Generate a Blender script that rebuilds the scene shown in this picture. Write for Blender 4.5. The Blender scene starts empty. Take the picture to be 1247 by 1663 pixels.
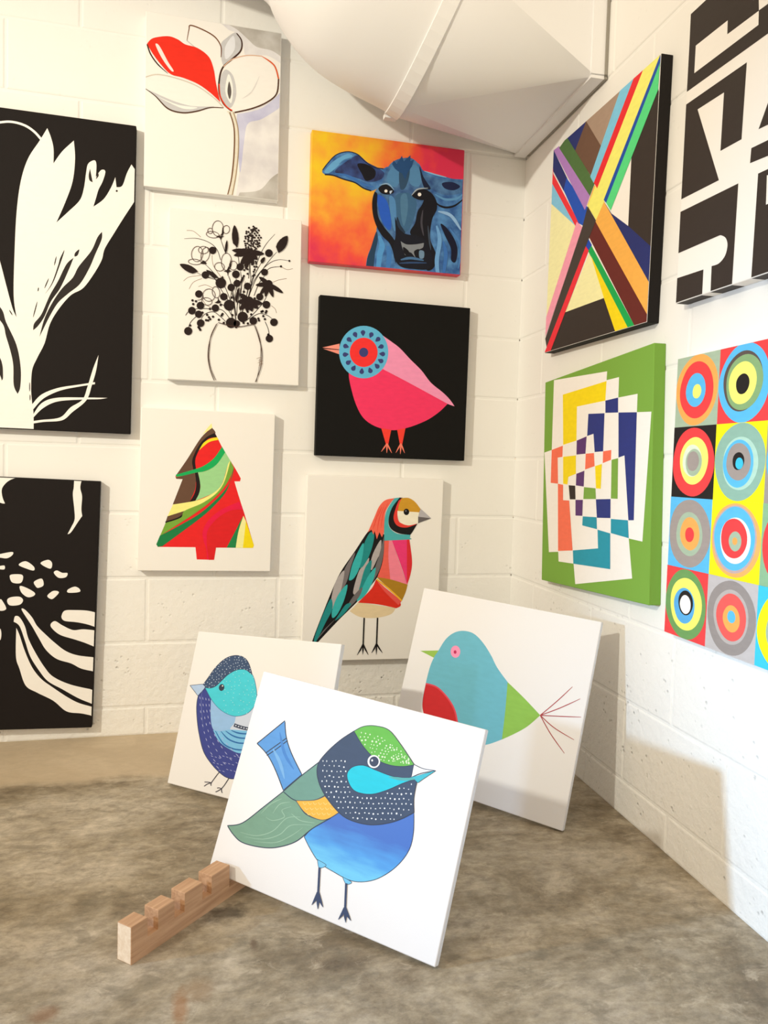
import bpy, bmesh, math, random
import numpy as np
from mathutils import Vector, Matrix
from mathutils.geometry import tessellate_polygon

scene = bpy.context.scene
C = bpy.data.collections.new('gallery_corner'); scene.collection.children.link(C)

# ------------------------------------------------------------------ camera
IW, IH = 1247, 1663
F, YAW, PITCH, ROLL = 1285.535, 0.251049, -0.055553, 0.027302
CAM = Vector((-1.118776, -2.553073, 0.857522))
PHI = -0.0424206                                   # the right wall is 2.4 degrees off square
Z0, COURSE = 0.0895, 0.2032                        # first bed joint, block course height
sa, ca, sb, cb = math.sin(YAW), math.cos(YAW), math.sin(PITCH), math.cos(PITCH)
fwd = Vector((sa*cb, ca*cb, sb)); rgt = Vector((ca, -sa, 0)); up = rgt.cross(fwd)
cr, sr = math.cos(ROLL), math.sin(ROLL)
rgt, up = cr*rgt + sr*up, -sr*rgt + cr*up
cam_d = bpy.data.cameras.new('camera'); cam = bpy.data.objects.new('camera', cam_d); C.objects.link(cam)
cam_d.sensor_fit = 'VERTICAL'; cam_d.sensor_height = 36.0; cam_d.lens = F/IH*36.0
cam_d.clip_start = 0.02; cam_d.clip_end = 100
cam.matrix_world = Matrix(((rgt.x, up.x, -fwd.x, CAM.x), (rgt.y, up.y, -fwd.y, CAM.y), (rgt.z, up.z, -fwd.z, CAM.z), (0, 0, 0, 1)))
scene.camera = cam
def ray(x, y): return rgt*((x-IW/2)/F) - up*((y-IH/2)/F) + fwd
def on_plane(x, y, p0, n):
    d = ray(x, y); return CAM + d*((p0-CAM).dot(n)/d.dot(n))

# ------------------------------------------------------------------ world, lights, exposure
w = bpy.data.worlds.new('room_light'); scene.world = w; w.use_nodes = True
bg = w.node_tree.nodes['Background']; bg.inputs[0].default_value = (1.0, 0.785, 0.535, 1); bg.inputs[1].default_value = 1.04
def area(name, loc, target, sx, sy, power, color, spread=180):
    l = bpy.data.lights.new(name, 'AREA'); l.shape = 'RECTANGLE'; l.size = sx; l.size_y = sy
    l.energy = power; l.color = color; l.spread = math.radians(spread)
    o = bpy.data.objects.new(name, l); C.objects.link(o); o.location = loc
    o.rotation_euler = (Vector(target)-Vector(loc)).to_track_quat('-Z', 'Y').to_euler(); return o
l = bpy.data.lights.new('gallery_spot', 'SPOT'); l.energy = 350; l.color = (1.0, 0.925, 0.745); l.shadow_soft_size = 0.06
l.spot_size = math.radians(66); l.spot_blend = 1.0
o = bpy.data.objects.new('gallery_spot', l); C.objects.link(o); o.location = (-3.5, -2.45, 2.3)
o.rotation_euler = (Vector((-0.90, 0, 1.15))-o.location).to_track_quat('-Z', 'Y').to_euler()
area('window_daylight', (-3.6, -1.35, 1.08), (0.0, -2.0, 0.45), 0.16, 0.09, 11, (0.50, 0.74, 1.0), 48)
scene.view_settings.view_transform = 'Standard'; scene.view_settings.look = 'None'
scene.view_settings.exposure = 0.0; scene.view_settings.gamma = 1.0; scene.view_settings.use_curve_mapping = False

# ------------------------------------------------------------------ helpers
def lin(c): c = c/255.0; return c/12.92 if c <= 0.04045 else ((c+0.055)/1.055)**2.4
LIGHTS = {'L': (1.08, 0.97, 0.77), 'R': (1.02, 0.95, 0.80), 'F': (1.22, 1.18, 1.08), 'B': (1.12, 1.05, 0.88)}
def alb(rgb, light): return tuple(min(0.88, max(0.004, lin(v)/k)) for v, k in zip(rgb, LIGHTS[light]))
def nodes(name):
    m = bpy.data.materials.new(name); m.use_nodes = True; nt = m.node_tree
    return m, nt, nt.nodes, nt.links, nt.nodes['Principled BSDF']
MATS = {}
def paint(rgb, light='L', rough=0.6, var=0.04):
    if min(rgb) > 200: var = 0.012
    key = (rgb, light, rough, var)
    if key in MATS: return MATS[key]
    m, nt, N, Lk, p = nodes('paint_%d_%d_%d' % rgb); c = alb(rgb, light)
    tc = N.new('ShaderNodeTexCoord'); mp = N.new('ShaderNodeMapping'); mp.inputs['Scale'].default_value = (9, 9, 26)
    no = N.new('ShaderNodeTexNoise'); no.inputs['Scale'].default_value = 4; no.inputs['Detail'].default_value = 4
    rp = N.new('ShaderNodeMapRange'); rp.inputs['From Min'].default_value = 0.3; rp.inputs['From Max'].default_value = 0.7
    rp.inputs['To Min'].default_value = 1-var; rp.inputs['To Max'].default_value = 1+var
    mx = N.new('ShaderNodeVectorMath'); mx.operation = 'SCALE'; mx.inputs[0].default_value = c
    Lk.new(tc.outputs['Object'], mp.inputs[0]); Lk.new(mp.outputs[0], no.inputs['Vector']); Lk.new(no.outputs['Fac'], rp.inputs['Value'])
    Lk.new(rp.outputs[0], mx.inputs['Scale']); Lk.new(mx.outputs[0], p.inputs['Base Color'])
    p.inputs['Roughness'].default_value = rough; p.inputs['Specular IOR Level'].default_value = 0.25
    MATS[key] = m; return m
def weave(name, rgb, light='L', rough=0.75):
    m, nt, N, Lk, p = nodes(name); c = alb(rgb, light); p.inputs['Base Color'].default_value = (*c, 1)
    p.inputs['Roughness'].default_value = rough; p.inputs['Specular IOR Level'].default_value = 0.2
    tc = N.new('ShaderNodeTexCoord'); no = N.new('ShaderNodeTexNoise'); no.inputs['Scale'].default_value = 420; no.inputs['Detail'].default_value = 2
    b = N.new('ShaderNodeBump'); b.inputs['Strength'].default_value = 0.12; b.inputs['Distance'].default_value = 0.001
    Lk.new(tc.outputs['Object'], no.inputs['Vector']); Lk.new(no.outputs['Fac'], b.inputs['Height']); Lk.new(b.outputs[0], p.inputs['Normal'])
    return m
def mesh_obj(name, verts, faces, mats, parent=None, fmat=None, smooth=False):
    me = bpy.data.meshes.new(name); me.from_pydata([tuple(v) for v in verts], [], faces)
    for m in (mats if isinstance(mats, (list, tuple)) else [mats]): me.materials.append(m)
    if fmat is not None: me.polygons.foreach_set('material_index', fmat)
    if smooth: me.polygons.foreach_set('use_smooth', [True]*len(me.polygons))
    me.update(); o = bpy.data.objects.new(name, me); C.objects.link(o)
    if parent: o.parent = parent
    return o
def fix_normals(o):
    bm = bmesh.new(); bm.from_mesh(o.data); bmesh.ops.recalc_face_normals(bm, faces=bm.faces); bm.to_mesh(o.data); bm.free()
def empty(name, label, cat, mw, group=None):
    o = bpy.data.objects.new(name, None); C.objects.link(o); o.matrix_world = mw; o.empty_display_size = 0.05
    o['label'] = label; o['category'] = cat
    if group: o['group'] = group
    return o

# ------------------------------------------------------------------ surface materials
def wall_material(name, rgb, light):
    m, nt, N, Lk, p = nodes(name); c = alb(rgb, light)
    g = N.new('ShaderNodeNewGeometry'); sp = N.new('ShaderNodeSeparateXYZ'); Lk.new(g.outputs['Position'], sp.inputs[0])
    low = N.new('ShaderNodeMapRange'); low.inputs['From Min'].default_value = 0.75; low.inputs['From Max'].default_value = 0.15
    low.inputs['To Min'].default_value = 0.10; low.inputs['To Max'].default_value = 1.0; Lk.new(sp.outputs['Z'], low.inputs['Value'])
    # pits in the block face
    vo = N.new('ShaderNodeTexVoronoi'); vo.inputs['Scale'].default_value = 55; Lk.new(g.outputs['Position'], vo.inputs['Vector'])
    pit = N.new('ShaderNodeMapRange'); pit.inputs['From Min'].default_value = 0.0; pit.inputs['From Max'].default_value = 0.26
    pit.inputs['To Min'].default_value = 1.0; pit.inputs['To Max'].default_value = 0.0; Lk.new(vo.outputs['Distance'], pit.inputs['Value'])
    sel = N.new('ShaderNodeTexNoise'); sel.inputs['Scale'].default_value = 16; sel.inputs['Detail'].default_value = 3; Lk.new(g.outputs['Position'], sel.inputs['Vector'])
    gate = N.new('ShaderNodeMapRange'); gate.inputs['From Min'].default_value = 0.53; gate.inputs['From Max'].default_value = 0.64; Lk.new(sel.outputs['Fac'], gate.inputs['Value'])
    m1 = N.new('ShaderNodeMath'); m1.operation = 'MULTIPLY'; Lk.new(pit.outputs[0], m1.inputs[0]); Lk.new(gate.outputs[0], m1.inputs[1])
    m2 = N.new('ShaderNodeMath'); m2.operation = 'MULTIPLY'; Lk.new(m1.outputs[0], m2.inputs[0]); Lk.new(low.outputs[0], m2.inputs[1])
    fine = N.new('ShaderNodeTexNoise'); fine.inputs['Scale'].default_value = 45; fine.inputs['Detail'].default_value = 6; fine.inputs['Roughness'].default_value = 0.6
    Lk.new(g.outputs['Position'], fine.inputs['Vector'])
    f2 = N.new('ShaderNodeMath'); f2.operation = 'MULTIPLY'; Lk.new(fine.outputs['Fac'], f2.inputs[0]); Lk.new(low.outputs[0], f2.inputs[1])
    h = N.new('ShaderNodeMath'); h.operation = 'MULTIPLY_ADD'; Lk.new(m2.outputs[0], h.inputs[0]); h.inputs[1].default_value = -1.6; Lk.new(f2.outputs[0], h.inputs[2])
    b = N.new('ShaderNodeBump'); b.inputs['Strength'].default_value = 0.5; b.inputs['Distance'].default_value = 0.008
    Lk.new(h.outputs[0], b.inputs['Height']); Lk.new(b.outputs[0], p.inputs['Normal'])
    big = N.new('ShaderNodeTexNoise'); big.inputs['Scale'].default_value = 2.2; big.inputs['Detail'].default_value = 3; Lk.new(g.outputs['Position'], big.inputs['Vector'])
    mr = N.new('ShaderNodeMapRange'); mr.inputs['To Min'].default_value = 0.95; mr.inputs['To Max'].default_value = 1.04; Lk.new(big.outputs['Fac'], mr.inputs['Value'])
    pm = N.new('ShaderNodeMath'); pm.operation = 'MULTIPLY_ADD'; Lk.new(m2.outputs[0], pm.inputs[0]); pm.inputs[1].default_value = -0.4; Lk.new(mr.outputs[0], pm.inputs[2])
    mx = N.new('ShaderNodeVectorMath'); mx.operation = 'SCALE'; mx.inputs[0].default_value = c
    Lk.new(pm.outputs[0], mx.inputs['Scale']); Lk.new(mx.outputs[0], p.inputs['Base Color'])
    p.inputs['Roughness'].default_value = 0.7; p.inputs['Specular IOR Level'].default_value = 0.25
    return m
M_wall = wall_material('painted_block', (248, 238, 216), 'L')

def floor_material():
    m, nt, N, Lk, p = nodes('stained_concrete')
    g = N.new('ShaderNodeNewGeometry'); sp = N.new('ShaderNodeSeparateXYZ'); Lk.new(g.outputs['Position'], sp.inputs[0])
    mp = N.new('ShaderNodeMapping'); mp.inputs['Scale'].default_value = (1.0, 1.45, 1); mp.inputs['Rotation'].default_value = (0, 0, 0.15); Lk.new(g.outputs['Position'], mp.inputs[0])
    n1 = N.new('ShaderNodeTexNoise'); n1.inputs['Scale'].default_value = 2.3; n1.inputs['Detail'].default_value = 12; n1.inputs['Roughness'].default_value = 0.72; n1.inputs['Distortion'].default_value = 0.35
    Lk.new(mp.outputs[0], n1.inputs['Vector'])
    r1 = N.new('ShaderNodeValToRGB'); e = r1.color_ramp.elements
    e[0].position = 0.33; e[0].color = (0.155, 0.118, 0.078, 1); e[1].position = 0.68; e[1].color = (0.60, 0.54, 0.445, 1)
    for pos, c_ in ((0.43, (0.255, 0.208, 0.143, 1)), (0.50, (0.365, 0.312, 0.230, 1)), (0.58, (0.46, 0.405, 0.322, 1))):
        x = r1.color_ramp.elements.new(pos); x.color = c_
    Lk.new(n1.outputs['Fac'], r1.inputs[0])
    n2 = N.new('ShaderNodeTexNoise'); n2.inputs['Scale'].default_value = 26; n2.inputs['Detail'].default_value = 8; n2.inputs['Roughness'].default_value = 0.75
    Lk.new(mp.outputs[0], n2.inputs['Vector'])
    r2 = N.new('ShaderNodeMapRange'); r2.inputs['From Min'].default_value = 0.3; r2.inputs['From Max'].default_value = 0.7; r2.inputs['To Min'].default_value = 0.54; r2.inputs['To Max'].default_value = 1.24
    Lk.new(n2.outputs['Fac'], r2.inputs['Value'])
    a0 = N.new('ShaderNodeVectorMath'); a0.operation = 'SCALE'; Lk.new(r1.outputs[0], a0.inputs[0]); Lk.new(r2.outputs[0], a0.inputs['Scale'])
    # pale scuffs and tiny chips
    n4 = N.new('ShaderNodeTexNoise'); n4.inputs['Scale'].default_value = 9; n4.inputs['Detail'].default_value = 10; n4.inputs['Roughness'].default_value = 0.8; n4.inputs['Distortion'].default_value = 0.6; Lk.new(mp.outputs[0], n4.inputs['Vector'])
    sc4 = N.new('ShaderNodeMapRange'); sc4.inputs['From Min'].default_value = 0.55; sc4.inputs['From Max'].default_value = 0.64; sc4.inputs['To Max'].default_value = 0.6; Lk.new(n4.outputs['Fac'], sc4.inputs['Value'])
    a = N.new('ShaderNodeMix'); a.data_type = 'RGBA'; Lk.new(sc4.outputs[0], a.inputs[0]); Lk.new(a0.outputs[0], a.inputs[6]); a.inputs[7].default_value = (0.56, 0.49, 0.385, 1)
    n5 = N.new('ShaderNodeTexNoise'); n5.inputs['Scale'].default_value = 11; n5.inputs['Detail'].default_value = 9; n5.inputs['Roughness'].default_value = 0.7; n5.inputs['Distortion'].default_value = 0.8
    mp5 = N.new('ShaderNodeMapping'); mp5.inputs['Location'].default_value = (3.7, 1.3, 0); Lk.new(mp.outputs[0], mp5.inputs[0]); Lk.new(mp5.outputs[0], n5.inputs['Vector'])
    k5 = N.new('ShaderNodeMapRange'); k5.inputs['From Min'].default_value = 0.54; k5.inputs['From Max'].default_value = 0.61; k5.inputs['To Max'].default_value = 0.38; Lk.new(n5.outputs['Fac'], k5.inputs['Value'])
    a5 = N.new('ShaderNodeMix'); a5.data_type = 'RGBA'; Lk.new(k5.outputs[0], a5.inputs[0]); Lk.new(a.outputs[2], a5.inputs[6]); a5.inputs[7].default_value = (0.17, 0.15, 0.11, 1); a = a5
    # smoother pale strip along the block wall
    n3 = N.new('ShaderNodeTexNoise'); n3.inputs['Scale'].default_value = 7; n3.inputs['Detail'].default_value = 6; Lk.new(g.outputs['Position'], n3.inputs['Vector'])
    ya = N.new('ShaderNodeMath'); ya.operation = 'MULTIPLY_ADD'; Lk.new(n3.outputs['Fac'], ya.inputs[0]); ya.inputs[1].default_value = 0.09; Lk.new(sp.outputs['Y'], ya.inputs[2])
    st = N.new('ShaderNodeMapRange'); st.inputs['From Min'].default_value = -0.33; st.inputs['From Max'].default_value = -0.28; Lk.new(ya.outputs[0], st.inputs['Value'])
    xa = N.new('ShaderNodeMapRange'); xa.inputs['From Min'].default_value = -0.75; xa.inputs['From Max'].default_value = -1.0; Lk.new(sp.outputs['X'], xa.inputs['Value'])
    sm = N.new('ShaderNodeMath'); sm.operation = 'MULTIPLY'; Lk.new(st.outputs[0], sm.inputs[0]); Lk.new(xa.outputs[0], sm.inputs[1])
    s2 = N.new('ShaderNodeMath'); s2.operation = 'MULTIPLY'; Lk.new(sm.outputs[0], s2.inputs[0]); s2.inputs[1].default_value = 0.7
    mix = N.new('ShaderNodeMix'); mix.data_type = 'RGBA'; Lk.new(s2.outputs[0], mix.inputs[0]); Lk.new(a.outputs[2], mix.inputs[6]); mix.inputs[7].default_value = (0.60, 0.49, 0.35, 1)
    prev = mix.outputs[2]
    # stains: dark knot beside the stand, rust streaks
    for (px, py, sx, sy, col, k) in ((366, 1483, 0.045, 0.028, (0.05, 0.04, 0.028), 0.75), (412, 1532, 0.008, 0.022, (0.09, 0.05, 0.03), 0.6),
                                     (292, 1638, 0.014, 0.05, (0.30, 0.13, 0.04), 0.6), (320, 1608, 0.03, 0.03, (0.30, 0.17, 0.07), 0.35), (72, 1648, 0.022, 0.02, (0.25, 0.12, 0.06), 0.5)):
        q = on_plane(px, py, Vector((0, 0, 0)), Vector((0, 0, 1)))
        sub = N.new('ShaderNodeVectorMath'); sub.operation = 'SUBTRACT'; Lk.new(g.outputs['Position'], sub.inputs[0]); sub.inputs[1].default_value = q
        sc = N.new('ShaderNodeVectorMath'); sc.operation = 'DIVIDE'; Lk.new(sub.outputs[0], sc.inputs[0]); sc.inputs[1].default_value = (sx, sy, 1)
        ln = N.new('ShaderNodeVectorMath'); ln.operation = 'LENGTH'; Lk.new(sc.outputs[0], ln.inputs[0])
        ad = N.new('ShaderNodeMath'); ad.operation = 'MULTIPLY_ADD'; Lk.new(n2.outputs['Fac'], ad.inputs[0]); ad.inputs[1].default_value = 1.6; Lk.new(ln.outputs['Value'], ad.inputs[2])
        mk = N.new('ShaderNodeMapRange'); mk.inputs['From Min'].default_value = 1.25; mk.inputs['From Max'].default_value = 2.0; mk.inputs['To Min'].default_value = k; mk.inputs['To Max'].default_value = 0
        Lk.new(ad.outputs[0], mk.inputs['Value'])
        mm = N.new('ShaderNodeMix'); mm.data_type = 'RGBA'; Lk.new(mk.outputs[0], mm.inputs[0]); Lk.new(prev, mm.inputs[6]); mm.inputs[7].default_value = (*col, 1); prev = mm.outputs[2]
    Lk.new(prev, p.inputs['Base Color'])
    rr = N.new('ShaderNodeMapRange'); rr.inputs['To Min'].default_value = 0.38; rr.inputs['To Max'].default_value = 0.7; Lk.new(n1.outputs['Fac'], rr.inputs['Value']); Lk.new(rr.outputs[0], p.inputs['Roughness'])
    p.inputs['Specular IOR Level'].default_value = 0.3
    b = N.new('ShaderNodeBump'); b.inputs['Strength'].default_value = 0.2; b.inputs['Distance'].default_value = 0.004; Lk.new(n2.outputs['Fac'], b.inputs['Height']); Lk.new(b.outputs[0], p.inputs['Normal'])
    return m

# ------------------------------------------------------------------ room: floor and two block walls
def slab(name, x0, x1, y0, y1, z0, z1, mat, mw=None):
    v = [(x, y, z) for z in (z0, z1) for y in (y0, y1) for x in (x0, x1)]
    f = [(0, 2, 3, 1), (4, 5, 7, 6), (0, 1, 5, 4), (2, 6, 7, 3), (0, 4, 6, 2), (1, 3, 7, 5)]
    o = mesh_obj(name, v, f, mat)
    if mw: o.matrix_world = mw
    return o
fl = slab('floor', -4.2, 0.35, -4.6, 0.2, -0.12, 0.0, floor_material()); fl['kind'] = 'structure'; fl['label'] = 'stained bare concrete floor'

BD = 0.045
def block_mesh(wd, ht, key, cache={}):
    k = (round(wd, 4), round(ht, 4))
    if k in cache: return cache[k]
    rings = [(0, BD), (0, 0.0030), (0.0016, 0.0010), (0.0050, 0.0)]
    v, f = [], []
    for ins, d in rings:
        v += [(ins, d, ins), (wd-ins, d, ins), (wd-ins, d, ht-ins), (ins, d, ht-ins)]
    for r in range(len(rings)-1):
        for i in range(4):
            j = (i+1) % 4; f.append((4*r+i, 4*r+j, 4*r+4+j, 4*r+4+i))
    n = 4*(len(rings)-1); f.append((n, n+1, n+2, n+3)); f.append((3, 2, 1, 0))
    me = bpy.data.meshes.new('concrete_block'); me.from_pydata(v, [], f); me.materials.append(M_wall); me.update()
    cache[k] = me; return me
JT = 0.005
def block_wall(name, label, length, direction, mw):
    """local x runs along the wall, the room lies towards local -y; blocks in running bond, front faces at y = 0"""
    x0, x1 = (-length, 0.0) if direction < 0 else (0.0, length)
    base = slab(name, x0, x1, 0.0020, 0.12, 0.0, 2.98, M_wall, mw); base['kind'] = 'structure'; base['label'] = label
    rnd = random.Random(7 if direction < 0 else 8)
    zs = [0.0] + [Z0+COURSE*k for k in range(15)]
    for r in range(len(zs)-1):
        off = 0.0 if r % 2 == 0 else 0.2032
        if direction > 0: off = 0.2032-off
        edges = [0.0] if direction < 0 else [0.0]
        e = 0.2032 if off else 0.4064
        while e < length-0.05: edges.append(e); e += 0.4064
        edges.append(length)
        for a, b in zip(edges[:-1], edges[1:]):
            xa, xb = (a, b) if direction > 0 else (-b, -a)
            ext = 0.05 if a == 0 else 0.0; wd = xb-xa-JT+ext; ht = zs[r+1]-zs[r]-JT
            if r == 0: ht += JT/2
            o = bpy.data.objects.new('concrete_block', block_mesh(wd, ht, 0)); C.objects.link(o); o.parent = base
            o.location = (xa+JT/2-(ext if direction > 0 else 0), rnd.uniform(0, 0.0005), zs[r]+(0 if r == 0 else JT/2))
    return base
block_wall('wall_left', 'cream painted concrete block wall behind the flower paintings', 3.25, -1, Matrix.Identity(4))
uR = Vector((math.sin(PHI), -math.cos(PHI), 0)); nR = Vector((-math.cos(PHI), -math.sin(PHI), 0))
MR = Matrix(((uR.x, -nR.x, 0, 0), (uR.y, -nR.y, 0, 0), (0, 0, 1, 0), (0, 0, 0, 1)))
block_wall('wall_right', 'white painted concrete block wall behind the geometric paintings', 3.6, 1, MR)

# ------------------------------------------------------------------ air duct in the corner under the ceiling
def duct():
    m, nt, N, Lk, p = nodes('duct_paint'); p.inputs['Base Color'].default_value = (0.88, 0.90, 0.94, 1); p.inputs['Roughness'].default_value = 0.42
    tc = N.new('ShaderNodeTexCoord'); no = N.new('ShaderNodeTexNoise'); no.inputs['Scale'].default_value = 3
    b = N.new('ShaderNodeBump'); b.inputs['Strength'].default_value = 0.1; b.inputs['Distance'].default_value = 0.02
    Lk.new(tc.outputs['Object'], no.inputs['Vector']); Lk.new(no.outputs['Fac'], b.inputs['Height']); Lk.new(b.outputs[0], p.inputs['Normal'])
    mc = nodes('grey_caulk')[0]; mc.node_tree.nodes['Principled BSDF'].inputs['Base Color'].default_value = (0.30, 0.285, 0.25, 1)
    root = empty('air_duct', 'off-white sheet metal air duct with round elbow meeting square wall collar', 'duct', Matrix.Translation((-0.3, -0.3, 1.9)))
    inv = root.matrix_world.inverted(); loc = lambda v: [inv @ Vector(q) for q in v]
    R, YC, SEG = 0.275, -0.295, 48
    ctr = [(-0.425, 2.150, 22), (-0.47, 2.166, 25), (-0.53, 2.180, 34), (-0.585, 2.195, 46), (-0.625, 2.225, 56), (-0.655, 2.265, 60), (-0.69, 2.325, 52), (-0.76, 2.39, 38), (-0.87, 2.45, 24), (-1.1, 2.52, 12), (-1.6, 2.57, 3), (-3.0, 2.58, 0)]
    def ring(cx, cz, ang, r):
        a = math.radians(ang); vx, vz = math.sin(a), math.cos(a)          # 'up' of the section, tilted towards the bend
        return [Vector((cx-vx*r*math.cos(t), YC-r*math.sin(t), cz-vz*r*math.cos(t))) for t in [2*math.pi*i/SEG for i in range(SEG)]]
    # smooth the centre line
    P = []
    for i in range(len(ctr)-1):
        p0, p1, p2, p3 = ctr[max(i-1, 0)], ctr[i], ctr[i+1], ctr[min(i+2, len(ctr)-1)]
        for s in range(5):
            t = s/5; P.append([0.5*(2*b_+(c_-a_)*t+(2*a_-5*b_+4*c_-d_)*t*t+(3*b_-a_-3*c_+d_)*t**3) for a_, b_, c_, d_ in zip(p0, p1, p2, p3)])
    P.append(list(ctr[-1]))
    v, f = [], []
    for q in P: v += ring(q[0], q[1], q[2], R)
    for k in range(len(P)-1):
        for i in range(SEG): j = (i+1) % SEG; f.append((k*SEG+i, (k+1)*SEG+i, (k+1)*SEG+j, k*SEG+j))
    mesh_obj('elbow', loc(v), f, m, root, smooth=True)
    # standing seam where the elbow meets the transition
    a22 = math.radians(22); dx, dz = math.cos(a22), -math.sin(a22); v, f = [], []
    prof = [(-0.024, R-0.001), (-0.022, R+0.005), (0.018, R+0.005), (0.020, R-0.001)]
    for t, r in prof: v += ring(ctr[0][0]+dx*t, ctr[0][1]+dz*t, 22, r)
    for k in range(3):
        for i in range(SEG): j = (i+1) % SEG; f.append((k*SEG+i, k*SEG+j, (k+1)*SEG+j, (k+1)*SEG+i))
    fix_normals(mesh_obj('seam_band', loc(v), f, m, root))
    # little folded clip at the lower end of the seam
    q = ring(ctr[0][0]-dx*0.002, ctr[0][1]+dz*0.002, 22, R+0.004)[SEG-4]; v = [(q.x+a_*0.019, q.y+b_*0.012+0.004, q.z+c_*0.007) for c_ in (-1, 1) for b_ in (-1, 1) for a_ in (-1, 1)]
    fix_normals(mesh_obj('seam_clip', loc(v), [(0, 2, 3, 1), (4, 5, 7, 6), (0, 1, 5, 4), (2, 6, 7, 3), (0, 4, 6, 2), (1, 3, 7, 5)], m, root))
    # square-to-round transition
    y_far, y_near, zb, zt = -0.012, -0.565, 1.925, 2.46
    def onR(u, z, d): return uR*u + nR*d + Vector((0, 0, z))
    cor = [onR(-y_far, zb, 0.03), onR(-y_near, zb, 0.03), onR(-y_near, zt, 0.03), onR(-y_far, zt, 0.03)]   # far-bottom, near-bottom, near-top, far-top
    rg = ring(ctr[0][0]+dx*0.012, ctr[0][1]+dz*0.012, 22, R)          # index 0 bottom, SEG/4 near side, SEG/2 top
    v = rg + cor; f = []; q = SEG//4; c0 = SEG
    f.append((0, c0, c0+1)); f.append((q, c0+1, c0+2)); f.append((2*q, c0+2, c0+3)); f.append((3*q, c0+3, c0))
    for (s, c) in ((0, c0+1), (q, c0+2), (2*q, c0+3), (3*q, c0)):
        for i in range(s, s+q): f.append((i, c, (i+1) % SEG))
    t = mesh_obj('transition', loc(v), f, m, root); fix_normals(t)
    for pl in t.data.polygons: pl.use_smooth = pl.index >= 4
    # collar against the wall: four bars, then the caulk line behind them
    def bar(name, u0, u1, z0, z1, d0, d1, mat):
        v = [onR(u, z, d) for d in (d0, d1) for z in (z0, z1) for u in (u0, u1)]
        o = mesh_obj(name, loc(v), [(0, 2, 3, 1), (4, 5, 7, 6), (0, 1, 5, 4), (2, 6, 7, 3), (0, 4, 6, 2), (1, 3, 7, 5)], mat, root); fix_normals(o); return o
    uf, un = -y_far-0.004, -y_near+0.006
    bar('collar_bar', uf, un, zb-0.008, zb+0.004, 0.008, 0.046, m); bar('collar_bar', un-0.010, un, zb, zt, 0.008, 0.046, m)
    bar('collar_bar', uf, un, zt-0.004, zt+0.008, 0.008, 0.046, m); bar('collar_bar', uf, uf+0.010, zb, zt, 0.008, 0.046, m)
    bar('caulk', uf+0.02, un+0.004, zb-0.009, zb+0.003, 0.0005, 0.008, mc); bar('caulk', un-0.008, un+0.004, zb-0.004, zt, 0.0005, 0.008, mc)
duct()

# ------------------------------------------------------------------ wooden slotted stand
def wood_material():
    m, nt, N, Lk, p = nodes('sawn_wood'); tc = N.new('ShaderNodeTexCoord')
    mp = N.new('ShaderNodeMapping'); mp.inputs['Scale'].default_value = (4, 60, 60); Lk.new(tc.outputs['Object'], mp.inputs[0])
    no = N.new('ShaderNodeTexNoise'); no.inputs['Scale'].default_value = 2; no.inputs['Detail'].default_value = 6; no.inputs['Distortion'].default_value = 0.6; Lk.new(mp.outputs[0], no.inputs['Vector'])
    n2 = N.new('ShaderNodeTexNoise'); n2.inputs['Scale'].default_value = 60; n2.inputs['Detail'].default_value = 4; Lk.new(tc.outputs['Object'], n2.inputs['Vector'])
    r = N.new('ShaderNodeValToRGB'); r.color_ramp.elements[0].position = 0.3; r.color_ramp.elements[0].color = (0.43, 0.245, 0.135, 1)
    r.color_ramp.elements[1].position = 0.68; r.color_ramp.elements[1].color = (0.61, 0.385, 0.235, 1); Lk.new(no.outputs['Fac'], r.inputs[0])
    Lk.new(r.outputs[0], p.inputs['Base Color']); p.inputs['Roughness'].default_value = 0.7
    b = N.new('ShaderNodeBump'); b.inputs['Strength'].default_value = 0.35; b.inputs['Distance'].default_value = 0.002; Lk.new(n2.outputs['Fac'], b.inputs['Height']); Lk.new(b.outputs[0], p.inputs['Normal'])
    return m
AX = Vector((0.6912, 0.7227, 0)).normalized(); SIDE = Vector((AX.y, -AX.x, 0)); A0 = Vector((-1.192, -1.19, 0))
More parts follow.
